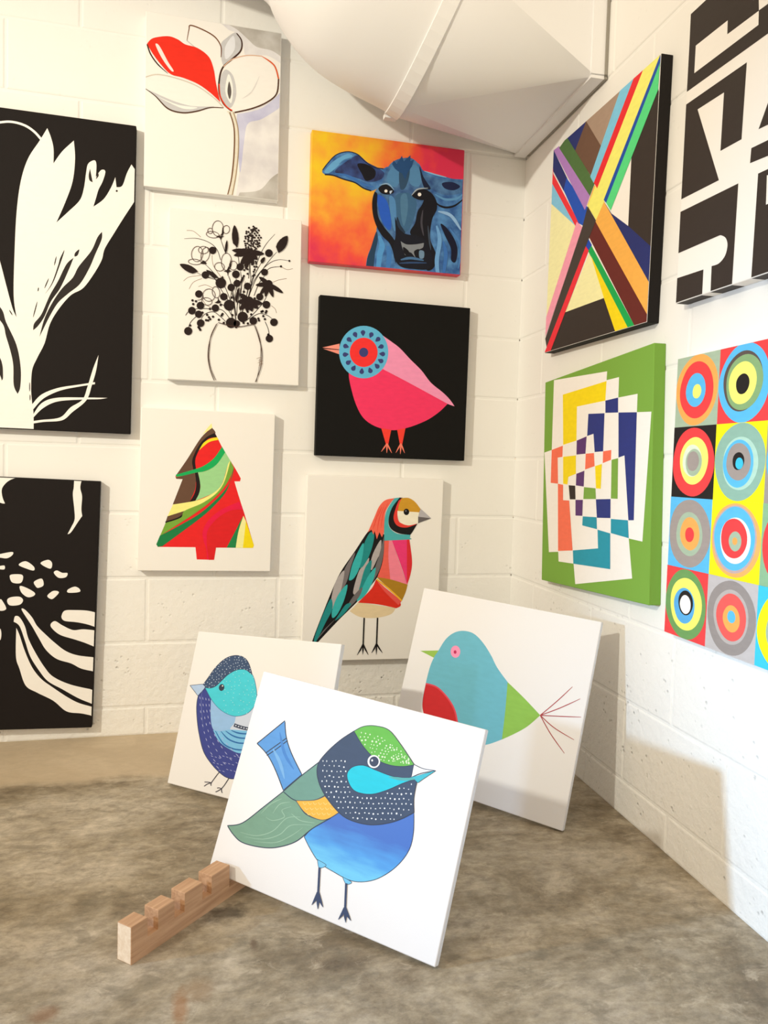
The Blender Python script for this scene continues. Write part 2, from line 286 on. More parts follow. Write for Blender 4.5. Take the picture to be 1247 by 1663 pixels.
def stand():
    mw = Matrix(((AX.x, -SIDE.x, 0, A0.x), (AX.y, -SIDE.y, 0, A0.y), (0, 0, 1, 0), (0, 0, 0, 1)))   # local x along the stand, y across (0 = right face)
    root = empty('canvas_stand', 'low notched wooden stand on the floor holding the leaning bird canvases', 'stand', mw)
    slots = [(0.037, 0.062), (0.102, 0.128), (0.175, 0.201), (0.2525, 0.302), (0.352, 0.377), (0.427, 0.452), (0.532, 0.585), (0.640, 0.665), (0.715, 0.740), (0.790, 0.815), (0.910, 0.958)]
    top, fl_, ln, wd = 0.067, 0.032, 1.0, 0.0336
    m = wood_material(); b = 0.0012
    def box(name, x0, x1, z0, z1, bev):
        bm = bmesh.new(); bmesh.ops.create_cube(bm, size=1)
        for v in bm.verts: v.co = Vector(((x0+x1)/2+v.co.x*(x1-x0), wd/2+v.co.y*wd, (z0+z1)/2+v.co.z*(z1-z0)))
        if bev: bmesh.ops.bevel(bm, geom=list(bm.edges), offset=b, segments=2, affect='EDGES', profile=0.5)
        me = bpy.data.meshes.new(name); bm.to_mesh(me); bm.free(); me.materials.append(m)
        o = bpy.data.objects.new(name, me); C.objects.link(o); o.parent = root; return o
    # one continuous sawn profile
    prof = [(0, 0), (0, top)]
    for s0, s1 in slots:
        f0 = fl_ if s1-s0 < 0.03 else 0.021                     # the three slots in use are cut wider and deeper
        prof += [(s0, top), (s0, f0), (s1, f0), (s1, top)]
    prof += [(ln, top), (ln, 0)]
    bm = bmesh.new()
    a = [bm.verts.new((x, 0, z)) for x, z in prof]; c = [bm.verts.new((x, wd, z)) for x, z in prof]; n = len(prof)
    bm.faces.new(a); bm.faces.new(c[::-1])
    for i in range(n): bm.faces.new((a[i], c[i], c[(i+1) % n], a[(i+1) % n]))
    bmesh.ops.recalc_face_normals(bm, faces=bm.faces)
    ed = [e for e in bm.edges if abs(e.verts[0].co.z-top) < 1e-5 and abs(e.verts[1].co.z-top) < 1e-5 or (abs(e.verts[0].co.x) < 1e-5 and abs(e.verts[1].co.x) < 1e-5)]
    bmesh.ops.bevel(bm, geom=ed, offset=b, segments=2, affect='EDGES', profile=0.5)
    bmesh.ops.triangulate(bm, faces=[f for f in bm.faces if len(f.verts) > 4])
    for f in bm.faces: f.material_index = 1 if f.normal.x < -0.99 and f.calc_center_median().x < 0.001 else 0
    me = bpy.data.meshes.new('notched_rail'); bm.to_mesh(me); bm.free(); me.materials.append(m)
    eg = m.copy(); eg.name = 'end_grain_daylit'; r = [n for n in eg.node_tree.nodes if n.type == 'VALTORGB'][0]
    r.color_ramp.elements[0].color = (0.74, 0.60, 0.46, 1); r.color_ramp.elements[1].color = (0.86, 0.75, 0.62, 1); me.materials.append(eg)  # raw sawn end, lightened further: daylight on this face is painted into its colour
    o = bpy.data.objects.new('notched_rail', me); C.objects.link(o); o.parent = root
stand()

# ------------------------------------------------------------------ canvases and what is painted on them
def parse(s):
    out = []
    for t in s.split():
        c = t.endswith('!'); x, y = t.rstrip('!').split(','); out.append((float(x), float(y), c))
    return out
def spline(p, closed, n=6):
    out = []; N = len(p); rng = range(N if closed else N-1)
    for i in rng:
        p1 = p[i]; p2 = p[(i+1) % N]
        p0 = p1 if p1[2] or (not closed and i == 0) else p[(i-1) % N]
        p3 = p2 if p2[2] or (not closed and i == N-2) else p[(i+2) % N]
        for s in range(n):
            t = s/n
            out.append(tuple(0.5*(2*p1[k]+(p2[k]-p0[k])*t+(2*p0[k]-5*p1[k]+4*p2[k]-p3[k])*t*t+(3*p1[k]-p0[k]-3*p2[k]+p3[k])*t**3) for k in (0, 1)))
    if not closed: out.append(p[-1][:2])
    return out
def inside(poly, x, y):
    r = False; n = len(poly); j = n-1
    for i in range(n):
        if (poly[i][1] > y) != (poly[j][1] > y) and x < (poly[j][0]-poly[i][0])*(y-poly[i][1])/(poly[j][1]-poly[i][1])+poly[i][0]: r = not r
        j = i
    return r
STEP = 3.2e-5
class Canvas:
    """A stretched canvas. Root: bottom centre of the front face, local x right, y into the wall, z up.
    Painted shapes are traced in a crop of the photograph (ox, oy, scale) and cast onto the canvas plane."""
    def __init__(s, name, label, origin, U, V, w, h, depth, front, side, light, frame=(0, 0, 1), group=None):
        s.U, s.V, s.N = U, V, U.cross(V); s.w, s.h, s.light, s.fr = w, h, light, frame; s.o = origin
        mw = Matrix(((U.x, -s.N.x, V.x, origin.x), (U.y, -s.N.y, V.y, origin.y), (U.z, -s.N.z, V.z, origin.z), (0, 0, 0, 1)))
        s.root = empty(name, label, 'painting', mw, group)
        bm = bmesh.new(); bmesh.ops.create_cube(bm, size=1)
        for v in bm.verts: v.co = Vector((v.co.x*w, depth/2+v.co.y*depth, h/2+v.co.z*h))
        ed = [e for e in bm.edges if not all(v.co.y > depth*0.9 for v in e.verts)]
        bmesh.ops.bevel(bm, geom=ed, offset=0.0022, segments=3, affect='EDGES', profile=0.5)
        for f in bm.faces: f.material_index = 0 if f.normal.y < -0.9 else 1; f.smooth = len(f.verts) < 5 and f.calc_area() < 0.003
        me = bpy.data.meshes.new('canvas'); bm.to_mesh(me); bm.free()
        me.materials.append(front); me.materials.append(side)
        o = bpy.data.objects.new('canvas', me); C.objects.link(o); o.parent = s.root
        s.v, s.f, s.mi, s.mats, s.k = [], [], [], [], 1
    def mat(s, rgb):
        m = paint(rgb, s.light) if isinstance(rgb, tuple) else rgb
        if m not in s.mats: s.mats.append(m)
        return s.mats.index(m)
    def loc(s, x, y):
        if s.fr is None: a, b = x*s.w/2, y*s.h
        else:
            ox, oy, k = s.fr; q = on_plane(ox+x/k, oy+y/k, s.o, s.N)-s.o; a, b = q.dot(s.U), q.dot(s.V)
        e = 0.0021
        return (min(s.w/2-e, max(-s.w/2+e, a)), -STEP*s.k-6e-5, min(s.h-e, max(e, b)))
    def fill(s, pts, col):
        vs = [s.loc(*q) for q in pts]; b = len(s.v); m = s.mat(col)
        tri = tessellate_polygon([[Vector((v[0], v[2], 0)) for v in vs]]); s.v += vs
        for t in tri:
            a, c, d = (vs[i] for i in t)
            area2 = (c[0]-a[0])*(d[2]-a[2])-(c[2]-a[2])*(d[0]-a[0])
            if abs(area2) < 1e-10: continue
            s.f.append(tuple(b+i for i in (t if area2 > 0 else t[::-1]))); s.mi.append(m)
        s.k += 1
    def P(s, txt, col, line=False, out=None, ow=4):
        p = parse(txt); q = [t[:2] for t in p] if line else spline(p, True); s.fill(q, col)
        if out: s.strip(q+[q[0]], ow, out)
        return q
    def L(s, txt, col): return s.P(txt, col, True)
    def strip(s, q, w, col, taper=(1, 1)):
        n = len(q); b = len(s.v); m = s.mat(col)
        for i, (x, y) in enumerate(q):
            x0, y0 = q[max(i-1, 0)]; x1, y1 = q[min(i+1, n-1)]; d = math.hypot(x1-x0, y1-y0) or 1
            nx, ny = -(y1-y0)/d, (x1-x0)/d; t = i/(n-1)
            k = min(1, taper[0]+(1-taper[0])*t*3)*min(1, taper[1]+(1-taper[1])*(1-t)*3)*w/2
            s.v += [s.loc(x+nx*k, y+ny*k), s.loc(x-nx*k, y-ny*k)]
        for i in range(n-1): s.f.append((b+2*i, b+2*i+2, b+2*i+3, b+2*i+1)); s.mi.append(m)
        s.k += 1
    def S(s, txt, w, col, taper=(1, 1)): s.strip(spline(parse(txt), False), w, col, taper)
    def E(s, x, y, rx, ry, col, rot=0, keep=False, n=28):
        c, d = math.cos(rot), math.sin(rot)
        s.fill([(x+rx*math.cos(t)*c-ry*math.sin(t)*d, y+rx*math.cos(t)*d+ry*math.sin(t)*c) for t in [2*math.pi*i/n for i in range(n)]], col)
        if keep: s.k -= 1
    def ring(s, x, y, rx, ry, w, col, rot=0, n=32):
        c, d = math.cos(rot), math.sin(rot)
        s.strip([(x+rx*math.cos(t)*c-ry*math.sin(t)*d, y+rx*math.cos(t)*d+ry*math.sin(t)*c) for t in [2*math.pi*i/n for i in range(n+1)]], w, col)
    def D(s, txt, r, col):
        for x, y, _ in parse(txt): s.E(x, y, r, r, col, keep=True, n=10)
        s.k += 1
    def petal(s, x0, y0, x1, y1, w, col):
        dx, dy = x1-x0, y1-y0; d = math.hypot(dx, dy); nx, ny = -dy/d*w/2, dx/d*w/2
        s.fill([(x0+dx*t+nx*k*q, y0+dy*t+ny*k*q) for q, ts in ((1, (0, .2, .4, .6, .8, .93)), (-1, (1, .93, .8, .6, .4, .2))) for t in ts for k in [math.sin(math.pi*min(1, 0.08+t*0.92))**0.7 if t < 1 else 0]], col)
    def done(s, label=None):
        o = mesh_obj('painted_image', s.v, s.f, s.mats, s.root, s.mi)
        if label: o['label'] = label
        return s.root
def hang_left(name, label, par, depth, *a, **k):
    cx, cz, w, h, t = par; U = Vector((math.cos(t), 0, math.sin(t))); V = Vector((-math.sin(t), 0, math.cos(t)))
    o = Vector((cx, -0.03, cz)) - V*(h/2); return Canvas(name, label, o, U, V, w, h, 0.0295, *a, **k)
def hang_right(name, label, par, depth, *a, **k):
    cx, cz, w, h, t = par; Z = Vector((0, 0, 1)); U = uR*math.cos(t)+Z*math.sin(t); V = Z*math.cos(t)-uR*math.sin(t)
    o = nR*0.03 + uR*cx + Z*cz - V*(h/2); return Canvas(name, label, o, U, V, w, h, 0.0295, *a, **k)
def lean(name, label, BL, yaw, ln, roll, w, h, *a, **k):
    yaw, ln, roll = map(math.radians, (yaw, ln, roll)); U = Vector((math.cos(yaw), math.sin(yaw), 0)); N = Vector((math.sin(yaw), -math.cos(yaw), 0))
    V = Vector((0, 0, 1))*math.cos(ln)-N*math.sin(ln); U2 = U*math.cos(roll)+V*math.sin(roll); V2 = -U*math.sin(roll)+V*math.cos(roll)
    return Canvas(name, label, Vector(BL)+Vector((0, 0, 0.0045))+U2*(w/2), U2, V2, w, h, 0.0140, *a, **k)

WHT_L = weave('primed_canvas_warm', (249, 240, 222), 'L'); BLK_L = weave('black_canvas_left', (26, 20, 17), 'L')
WHT_F = weave('primed_canvas_bright', (250, 249, 247), 'F')
BLK_P = weave('deep_black_canvas', (12, 9, 8), 'L')
CREAM = (252, 243, 224)
rnd = random.Random(3)
# --- tall black canvas with the white tulip, cut by the left of the photograph
a = hang_left('flower_painting', 'tall black canvas with large white tulip and curled stamens', (-1.647, 1.399, 0.76, 0.912, -0.010), .03, BLK_L, BLK_L, 'L', (0, 160, 2.97))
a.S('-500,420 -300,240 -120,135 0,115 60,113 120,130 165,160 198,196', 11, CREAM, (0.4, 1))
a.P('228,143! 245,185 258,240 258,313! 300,255 356,203! 362,290 350,400 315,500 272,598! 330,545 385,490 405,430 415,360 425,315 455,298 465,320 462,378! 488,345 508,352 495,400 475,440 463,480 450,522! 500,485 535,430 556,380! 562,428! 590,420 612,360 634,318! 656,350! 653,490! 600,570 550,650 505,725 490,780 450,850 400,915 340,950 280,1020 240,1090 215,1180 180,1250 155,1310 150,1400 155,1470 162,1530 161,1700! -800,1700! -800,1500! -520,1100 -420,800 -300,500! -190,640 -90,560! -30,690 0,785 30,900 60,1010 80,1055! 66,950 70,750 80,550 100,400 135,290 190,205', CREAM)
K = (38, 30, 25)
a.P('-260,820! -120,900 0,1005 30,1080 80,1190 100,1300 98,1390 85,1425! 66,1380 62,1270 30,1150 0,1070 -140,960', K)
a.P('-90,1150! 0,1250 15,1340 5,1360 0,1335', K)
a.P('492,643! 470,670 440,735 380,810 350,865 300,915 255,980 215,1060 190,1150! 205,1120 240,1050 280,985 330,940 385,895 430,820 460,750 490,680', K)
a.P('355,768! 320,800 280,880 240,950 200,1040 165,1085 160,1118! 185,1095 215,1050 245,980 290,915 330,830', K)
a.P('382,728 362,745 360,762 375,755', K)
a.P('310,730! 290,770 280,805 250,890 216,945! 255,890 288,805 308,745', K)
for t in ('272,762 262,805', '235,868 215,915', '180,980 160,1055', '45,1020 60,1045', '186,912 183,930'): a.S(t, 5, K, (.3, .3))
a.P('434,338! 428,370 432,395 447,404! 440,370', K); a.P('470,352! 466,375 462,390! 476,372', K); a.D('563,446', 5, K)
for t in ('143,1370 143,1412', '145,1428 145,1456'): a.S(t, 4, K, (.5, .5))
a.P('153,1478! 200,1428 280,1396 380,1380 458,1368! 458,1378! 380,1390 290,1409 210,1447 160,1500!', CREAM)
a.P('158,1528! 200,1470 270,1444 400,1442 518,1444! 480,1450 400,1452 280,1461 210,1492 160,1540!', CREAM)
a.P('158,1556! 200,1550 290,1538 340,1490 398,1452 422,1390 450,1300 475,1238! 464,1310 444,1380 417,1455 350,1512 300,1552 210,1560 158,1568!', CREAM)
a.done('white tulip on black')

# --- lower black canvas with the white striped flower
a = hang_left('flower_painting', 'low black canvas near floor with white dots and curved white stripes', (-1.746, 0.427, 0.76, 0.754, -0.026), .03, BLK_L, BLK_L, 'L', (0, 760, 3.467))
a.fill([(-600, -200), (700, -200), (700, 1700), (-600, 1700)], BLK_L)
a.P('-500,20! 95,53! 45,75 12,115 13,160 28,200! 0,195 -100,150 -300,240', CREAM)
a.P('418,60! 415,110 410,150 418,230 420,290 400,335 380,373! 400,362 435,310 463,270! 458,230 462,160 452,110 462,60!', CREAM)
for t in ('0,485 68,473 70,490 40,508 0,505 -40,500', '0,552 25,550 25,570 0,570 -20,560', '55,615 65,600 120,600 130,620 115,648 70,645', '105,545 145,525 190,555 190,577 150,567',
          '228,537 270,517 293,535 283,567', '303,590 320,577 350,590 380,592 370,615 330,618', '192,640 235,623 245,660 215,675 200,665', '112,665 150,675 195,702 190,720 155,727 120,700',
          '267,718 300,692 332,700 300,735 280,735', '382,685 420,668 447,680 447,698 385,702', '40,745 60,728 110,725 130,745 110,770 55,773', '0,740 15,750 35,793 0,803 -30,770', '0,905 8,935 0,970 -25,940',
          '-60,620 -90,600 -120,630 -80,650', '-150,720 -190,700 -200,740 -160,750', '-80,700 -110,690 -120,720 -90,730'): a.P(t, CREAM)
a.P('347,830 365,803 420,800 490,803 545,815! 545,898! 490,880 430,868 370,862 350,850', CREAM)
a.P('285,880 310,862 350,885 410,912 470,908 545,915! 545,1012! 480,985 420,965 340,940 295,905', CREAM)
a.P('123,800 140,797 180,840 210,890 260,940 310,985 370,1030 440,1055 545,1067! 545,1148! 460,1130 400,1100 320,1075 260,1025 220,960 180,890', CREAM)
a.P('77,865! 85,835 110,840 140,890 160,960 200,1040 250,1120 300,1175 400,1220 545,1252! 545,1336! 450,1300 350,1245 270,1200 220,1140 170,1060 140,970 110,890', CREAM)
a.P('92,900! 110,940 140,1030 180,1120 230,1185 290,1230 380,1290 450,1325 545,1350! 545,1400! 460,1382 375,1370 300,1310 210,1265 145,1225 110,1130 90,1060', CREAM)
for t in ('-100,900! -180,1000 -300,1100 -520,1180! -520,1250! -320,1170 -190,1080 -90,960', '-80,1000! -140,1120 -260,1230 -420,1330! -330,1340 -200,1240 -100,1120', '-140,860! -260,900 -400,960 -560,980! -560,1040! -380,1020 -240,950'): a.P(t, CREAM)
a.done('white dots and stripes on black')

# --- red-petalled flower
a = hang_left('flower_painting', 'white canvas with one red petal flower beneath the duct elbow', (-1.039, 1.932, 0.401, 0.507, -0.002), .03, WHT_L, WHT_L, 'L', (0, 0, 2.494))
def wash(name, c1, c2, sc=14):
    m, nt, N, Lk, p = nodes(name); tc = N.new('ShaderNodeTexCoord'); no = N.new('ShaderNodeTexNoise'); no.inputs['Scale'].default_value = sc; no.inputs['Detail'].default_value = 6
    r = N.new('ShaderNodeValToRGB'); r.color_ramp.elements[0].position = .35; r.color_ramp.elements[1].position = .65
    r.color_ramp.elements[0].color = (*alb(c1, 'L'), 1); r.color_ramp.elements[1].color = (*alb(c2, 'L'), 1)
    Lk.new(tc.outputs['Object'], no.inputs['Vector']); Lk.new(no.outputs['Fac'], r.inputs[0]); Lk.new(r.outputs[0], p.inputs['Base Color']); p.inputs['Roughness'].default_value = .65
    return m
GR, GR2, LAV = wash('grey_wash', (172, 160, 140), (208, 198, 178)), wash('pale_wash', (220, 210, 197), (242, 232, 214)), wash('lavender_wash', (188, 182, 198), (216, 210, 214))
LG = (204, 197, 184); BR = (120, 72, 42)
a.P('880,80! 1150,120! 1145,262! 1080,225 1000,228 985,190 955,135 925,120', GR2)
a.P('900,85! 1150,120! 1145,235! 1100,205 1040,190 1005,160 960,120', GR)
a.P('1145,370! 1060,430 960,460 975,560 968,700 955,800! 1145,830! 1145,600!', GR2)
a.P('960,462! 1060,438 1145,368! 1145,430! 1060,482 1005,500 990,560 972,700 962,560', LAV)
a.P('970,780! 1050,770 1100,720 1145,690! 1145,830! 960,810!', GR)
a.P('905,265 893,185 920,152 956,132 978,165 976,205 945,232', LG); a.P('915,240 912,190 945,145 950,200', (232, 226, 214))
a.P('905,270 945,240 1000,226 1060,228 1110,265 1128,320 1120,380 1080,415 1020,440 945,452 905,420 888,360', CREAM)
a.P('595,310 640,300 720,318 800,350 870,400 905,435! 850,435 790,452 740,457 680,440 630,390 592,355', CREAM)
a.P('600,365 700,408 780,430 868,432 800,452 740,457 680,440 640,398', LG); a.P('640,392 740,440 800,436 720,424', (244, 238, 226))
a.P('915,282 945,310 957,380 937,435 908,422 890,370 895,310', LG); a.P('925,300 943,350 936,418 912,370', (246, 240, 230)); a.P('928,330 937,370 930,402 921,370', (95, 85, 75))
a.S('590,312 640,302 720,319 800,350 870,400 905,436', 5, (214, 198, 172)); a.S('590,360 630,390 680,440 740,457 800,450 850,436 905,437', 6, (88, 60, 42), (.4, .5))
a.S('757,165 765,120 772,103 820,120 870,150 895,190 895,232', 5, BR, (.4, .6)); a.S('757,165 790,192 830,220', 4, (215, 200, 180))
a.S('958,135 978,165 975,205 940,240 905,270 890,310 887,370 905,420 940,452', 7, (66, 36, 24), (.6, .8))
a.S('905,270 940,241 1000,225 1060,228', 4, (226, 178, 140)); a.S('1060,228 1110,265 1128,320', 6, (226, 96, 46), (.3, 1)); a.S('1128,320 1120,380 1080,415 1020,440 950,456', 6, (84, 52, 34))
a.S('1050,310 1020,370 980,400', 4, (228, 218, 200), (.3, .3))
a.P('595,178! 620,155 680,147 720,160 750,180 800,195 845,230 865,280 875,340 892,414! 850,375 800,340 740,315 690,300 650,260 620,220', (240, 44, 22))
a.S('596,180 610,220 640,262 680,298', 5, (60, 30, 25), (1, .3)); a.P('630,182 645,186 680,250 703,287 690,284 655,235', (250, 226, 205))
a.S('887,340 892,390 915,430 940,448', 5, (226, 60, 25))
a.P('918,450! 945,500 950,600 935,720 916,800! 942,800! 956,700 967,600 962,510 947,452!', (232, 218, 186)); a.S('930,455 948,520 948,620 938,720 922,790', 6, (122, 84, 52), (.7, .7)); a.S('945,455 963,520 965,610 955,710 940,790', 4, (176, 148, 108))
a.done('red and white petalled flower on a thin stem')

# --- black ink flowers in an outlined vase
a = hang_left('flower_painting', 'white canvas with black silhouette flowers in outlined vase', (-0.964, 1.368, 0.402, 0.515, 0.002), .03, WHT_L, WHT_L, 'L', (260, 320, 4.988))
IK = (34, 18, 15); LT = (150, 120, 96)
for t in ('215,270 270,277 330,325', '1075,580 1030,588 990,570', '190,680 235,648 330,635', '235,745 270,690 340,660', '310,725 370,712 430,740', '1025,660 960,672 915,690', '420,470 430,550 480,630 530,700', '900,880 930,905 943,940', '338,820 370,870 420,900'): a.S(t, 4, LT)
for t in ('195,338 300,336 400,370 460,425 490,510', '930,300 860,380 810,470 760,610 725,790', '1050,518 960,508 880,540 800,620 740,720 700,860', '985,562 900,572 860,598', '490,340 510,400 532,460', '350,530 420,600 520,720 590,900',
          '545,620 580,720 600,840 615,1000', '615,400 635,500 640,560', '945,445 880,520 780,660 720,800', '300,615 380,650 460,670', '390,650 440,660 500,760 560,850', '720,470 730,600 735,740 690,900', '880,735 850,830 780,920 700,1000',
          '470,850 540,900 590,980', '257,921 300,905 400,905 500,915 560,980', '328,1000 360,950 430,930 490,970 530,1010', '227,1060 250,1010 300,960', '921,1000 870,960 800,945 720,990', '884,1130 875,1070 850,1010', '820,530 770,620 740,700', '205,960 225,930', '300,835 330,830 350,800', '845,640 800,700 760,800', '575,760 600,860 615,960', '707,750 690,850 660,950', '650,600 660,700 640,900', '613,650 625,800 620,960'): a.S(t, 5, IK, (.5, 1))
for t in ('620,700 600,850 610,1010', '670,640 650,760 620,900', '560,640 590,790 605,960', '740,640 700,800 650,960', '590,690 570,830 580,980', '690,680 665,830 640,980'): a.S(t, 4, IK, (.3, .6))
for x, y, rx, ry, ro in ((467, 255, 45, 62, 0), (425, 305, 52, 26, .15), (535, 264, 27, 33, .2), (405, 275, 20, 22, 0), (300, 462, 46, 62, .1), (366, 466, 34, 60, .25), (280, 526, 52, 22, .1), (350, 430, 40, 30, 0), (537, 525, 42, 70, 0), (480, 566, 40, 34, .2), (592, 556, 32, 36, 0), (395, 795, 50, 50, 0), (452, 772, 30, 46, -.2), (378, 846, 42, 30, .2)):
    a.ring(x, y, rx, ry, 4.5, (70, 44, 36), ro)
for t in ('450,322! 490,318 520,318! 500,330 492,350 480,332', '325,540! 352,515 378,540! 360,545', '512,602! 540,590 555,560 560,590 580,600! 556,612 548,640 540,612', '440,856! 465,840 468,812 478,835 495,850! 470,862', '505,240! 515,290 495,325 500,285', '570,500! 572,560 552,600 560,560'): a.P(t, IK)
for x, y, r in ((425, 433, 30), (880, 455, 31), (648, 567, 30), (613, 627, 31), (845, 610, 28), (366, 632, 30), (491, 697, 43), (623, 700, 29), (575, 733, 30), (707, 723, 29), (313, 786, 30), (515, 808, 30), (806, 809, 29), (326, 880, 31), (559, 877, 44), (860, 873, 31), (447, 900, 30), (257, 921, 31), (312, 950, 30), (328, 1022, 31), (668, 972, 42), (574, 1020, 42), (754, 1004, 31), (921, 1015, 31), (227, 1086, 33), (884, 1147, 30), (620, 1025, 26), (978, 563, 9), (1046, 518, 8), (876, 1115, 10)):
    a.E(x, y, r, r, IK, keep=True)
a.k += 1
a.D('262,838 290,845 268,868 342,937 403,907 372,998 395,975 428,970 405,990 318,1065 325,1077 243,1041 505,948 820,930 860,925 835,965 848,990 795,985 765,822 737,952 708,930 490,875 678,768 577,815 585,957 615,1055 515,1020 475,995 675,1020 710,1025 830,925 855,938 800,1000 388,1000 498,960 380,955 310,1055', 10, IK)
pts = []
while len(pts) < 62:
    x, y = 748+rnd.uniform(-68, 68), 340+rnd.uniform(-102, 95)
    if ((x-748)/70)**2+((y-345)/108)**2 < 1 and all(math.hypot(x-p, y-q) > 14 for p, q in pts): pts.append((x, y))
while len(pts) < 84:
    x, y = 730+rnd.uniform(-55, 55), 570+rnd.uniform(-75, 75)
    if all(math.hypot(x-p, y-q) > 13 for p, q in pts): pts.append((x, y))
for x, y in pts: a.E(x, y, 8.5, 8.5, IK, keep=True, n=9)
a.k += 1; a.S('745,260 735,400 725,560 715,660', 5, IK)
for cx, cy, r, w_, tips in ((720, 447, 32, 44, '580,432 595,475 645,565 692,592 755,555 790,510 843,462 640,430'), (878, 705, 32, 36, '772,715 800,648 805,795 850,810 915,814 996,779'), (720, 845, 38, 46, '640,783 625,850 640,915 700,930 745,930 795,905 830,865')):
    a.E(cx, cy, r, r, IK)
    for x, y, _ in parse(tips): a.petal(cx, cy, x, y, w_, IK)
for t in ((614, 412, 601, 228, 54), (945, 447, 1030, 315, 74), (302, 615, 158, 545, 56), (530, 456, 541, 350, 22), (815, 538, 846, 488, 30), (468, 662, 372, 592, 34), (610, 860, 640, 730, 26), (650, 700, 678, 638, 20), (500, 690, 505, 640, 22)): a.petal(*t, IK)
BV = (74, 48, 36)
a.S('465,1022 420,1110 395,1200 388,1300 405,1400 436,1486', 7, BV, (.5, .7)); a.S('455,1030 412,1120 399,1210 394,1310 416,1405 450,1484', 4, BV); a.S('470,1018 560,1042 640,1052 762,1030', 6, BV)
a.S('760,1035 795,1130 822,1250 814,1380 770,1500', 7, BV, (.5, .7)); a.S('768,1040 806,1150 815,1260 800,1390 778,1498', 4, BV)
for t in ('780,1310 815,1300 800,1330 830,1325', '790,1345 825,1335 800,1365 832,1350'): a.S(t, 3, LT)
a.done('black flowers in an outlined vase')

# --- blue cow
def cow_ground():
    m, nt, N, Lk, p = nodes('cow_ground'); tc = N.new('ShaderNodeTexCoord'); sp = N.new('ShaderNodeSeparateXYZ'); Lk.new(tc.outputs['Object'], sp.inputs[0])
    no = N.new('ShaderNodeTexNoise'); no.inputs['Scale'].default_value = 11; no.inputs['Detail'].default_value = 7; Lk.new(tc.outputs['Object'], no.inputs['Vector'])
    # red towards the bottom-left edge and the top-right corner
    lo = N.new('ShaderNodeMapRange'); lo.inputs['From Min'].default_value = 0.26; lo.inputs['From Max'].default_value = -0.06; Lk.new(sp.outputs['Z'], lo.inputs['Value'])
    ri = N.new('ShaderNodeMapRange'); ri.inputs['From Min'].default_value = -0.10; ri.inputs['From Max'].default_value = 0.17; Lk.new(sp.outputs['X'], ri.inputs['Value'])
    mx = N.new('ShaderNodeMath'); mx.operation = 'MAXIMUM'; Lk.new(lo.outputs[0], mx.inputs[0]); Lk.new(ri.outputs[0], mx.inputs[1])
    ad = N.new('ShaderNodeMath'); ad.operation = 'MULTIPLY_ADD'; Lk.new(no.outputs['Fac'], ad.inputs[0]); ad.inputs[1].default_value = 1.25; Lk.new(mx.outputs[0], ad.inputs[2])
    r = N.new('ShaderNodeValToRGB'); e = r.color_ramp.elements; e[0].position = 0.28; e[0].color = (*alb((254, 200, 20), 'L'), 1); e[1].position = 1.25/1.4; e[1].color = (*alb((226, 38, 72), 'L'), 1)
    sc = N.new('ShaderNodeMath'); sc.operation = 'DIVIDE'; Lk.new(ad.outputs[0], sc.inputs[0]); sc.inputs[1].default_value = 1.75
    for pos, c in ((.44, (253, 165, 40)), (.60, (250, 120, 45)), (.74, (244, 72, 52))): x = e.new(pos); x.color = (*alb(c, 'L'), 1)
    Lk.new(sc.outputs[0], r.inputs[0]); Lk.new(r.outputs[0], p.inputs['Base Color']); p.inputs['Roughness'].default_value = .5
    return m
CG = cow_ground()
a = hang_left('animal_painting', 'blue cow portrait on orange and red canvas under the duct', (-0.485, 1.705, 0.506, 0.406, -0.001), .03, CG, CG, 'L', (490, 190, 4.3))
KB = (16, 16, 24)
def stroky(name, c1, c2): return wash(name, c1, c2, 30)
B1, B2, B3 = stroky('cow_blue', (36, 84, 138), (84, 140, 184)), stroky('cow_mid', (36, 74, 120), (84, 130, 166)), stroky('cow_navy', (24, 34, 76), (46, 74, 128))
a.P('560,700! 525,760 515,860 475,930 455,990 446,1060! 650,1090! 905,1120! 1140,1140! 1140,436! 1060,432 1010,420 920,400 850,375 780,340', B1)
a.P('520,800 530,860 512,950 500,1070! 446,1070! 458,985 480,920', (34, 62, 84))
a.S('540,830 560,900 545,960 535,1050', 40, (84, 150, 196), (.4, .8)); a.S('600,900 610,970 600,1060', 34, (66, 122, 176), (.5, .8))
a.P('880,392 960,412 1040,432 1140,440! 1140,560! 1085,612 1020,632 950,622 915,560 880,500 845,440 838,385', B1)
a.P('850,400 950,430 1060,440 1140,450! 1140,520! 1080,540 1000,545 930,520 880,480', B2); a.P('980,462 1050,455 1105,485 1062,512 1000,500', (26, 34, 66)); a.S('930,540 1000,575 1080,570 1125,540', 16, (96, 150, 184), (.3, .5))
a.S('930,590 960,618 1010,632 1070,618 1130,572', 14, KB, (.5, .5))
a.S('855,378 930,402 1010,422', 9, (140, 190, 210), (.4, .4))
a.P('143,375 180,325 240,265 320,243 390,262 440,310 500,350 560,362 605,352 600,450 545,490 485,516 430,495 370,455 290,432 220,405 160,400', B1)
a.P('235,372 330,298 395,268 460,318 540,360 578,400 545,440 470,455 400,432 330,412 260,402', B3); a.P('388,330 450,330 512,372 505,425 450,446 420,400', KB)
a.P('158,378 228,305 318,258 352,276 300,300 250,345 190,392', (104, 166, 198)); a.S('230,395 300,405 360,430 430,470 500,490', 16, (58, 110, 168), (.4, .5)); a.S('260,330 300,300 350,290', 8, (70, 120, 160), (.3, .3))
a.S('145,372 180,325 240,265 320,243 390,262 440,310 500,350 570,362', 7, (24, 36, 62)); a.S('160,402 220,408 290,434 370,458 430,497 485,516', 9, (22, 28, 48))
a.P('600,352 640,310 700,288 770,290 822,340 852,420 890,500 930,560 942,640 908,720 890,800 902,880 932,960 925,1040 880,1070 800,1065 700,1050 650,1020 635,940 610,880 570,830 530,770 500,680 492,590 510,520 560,470 572,410', B2)
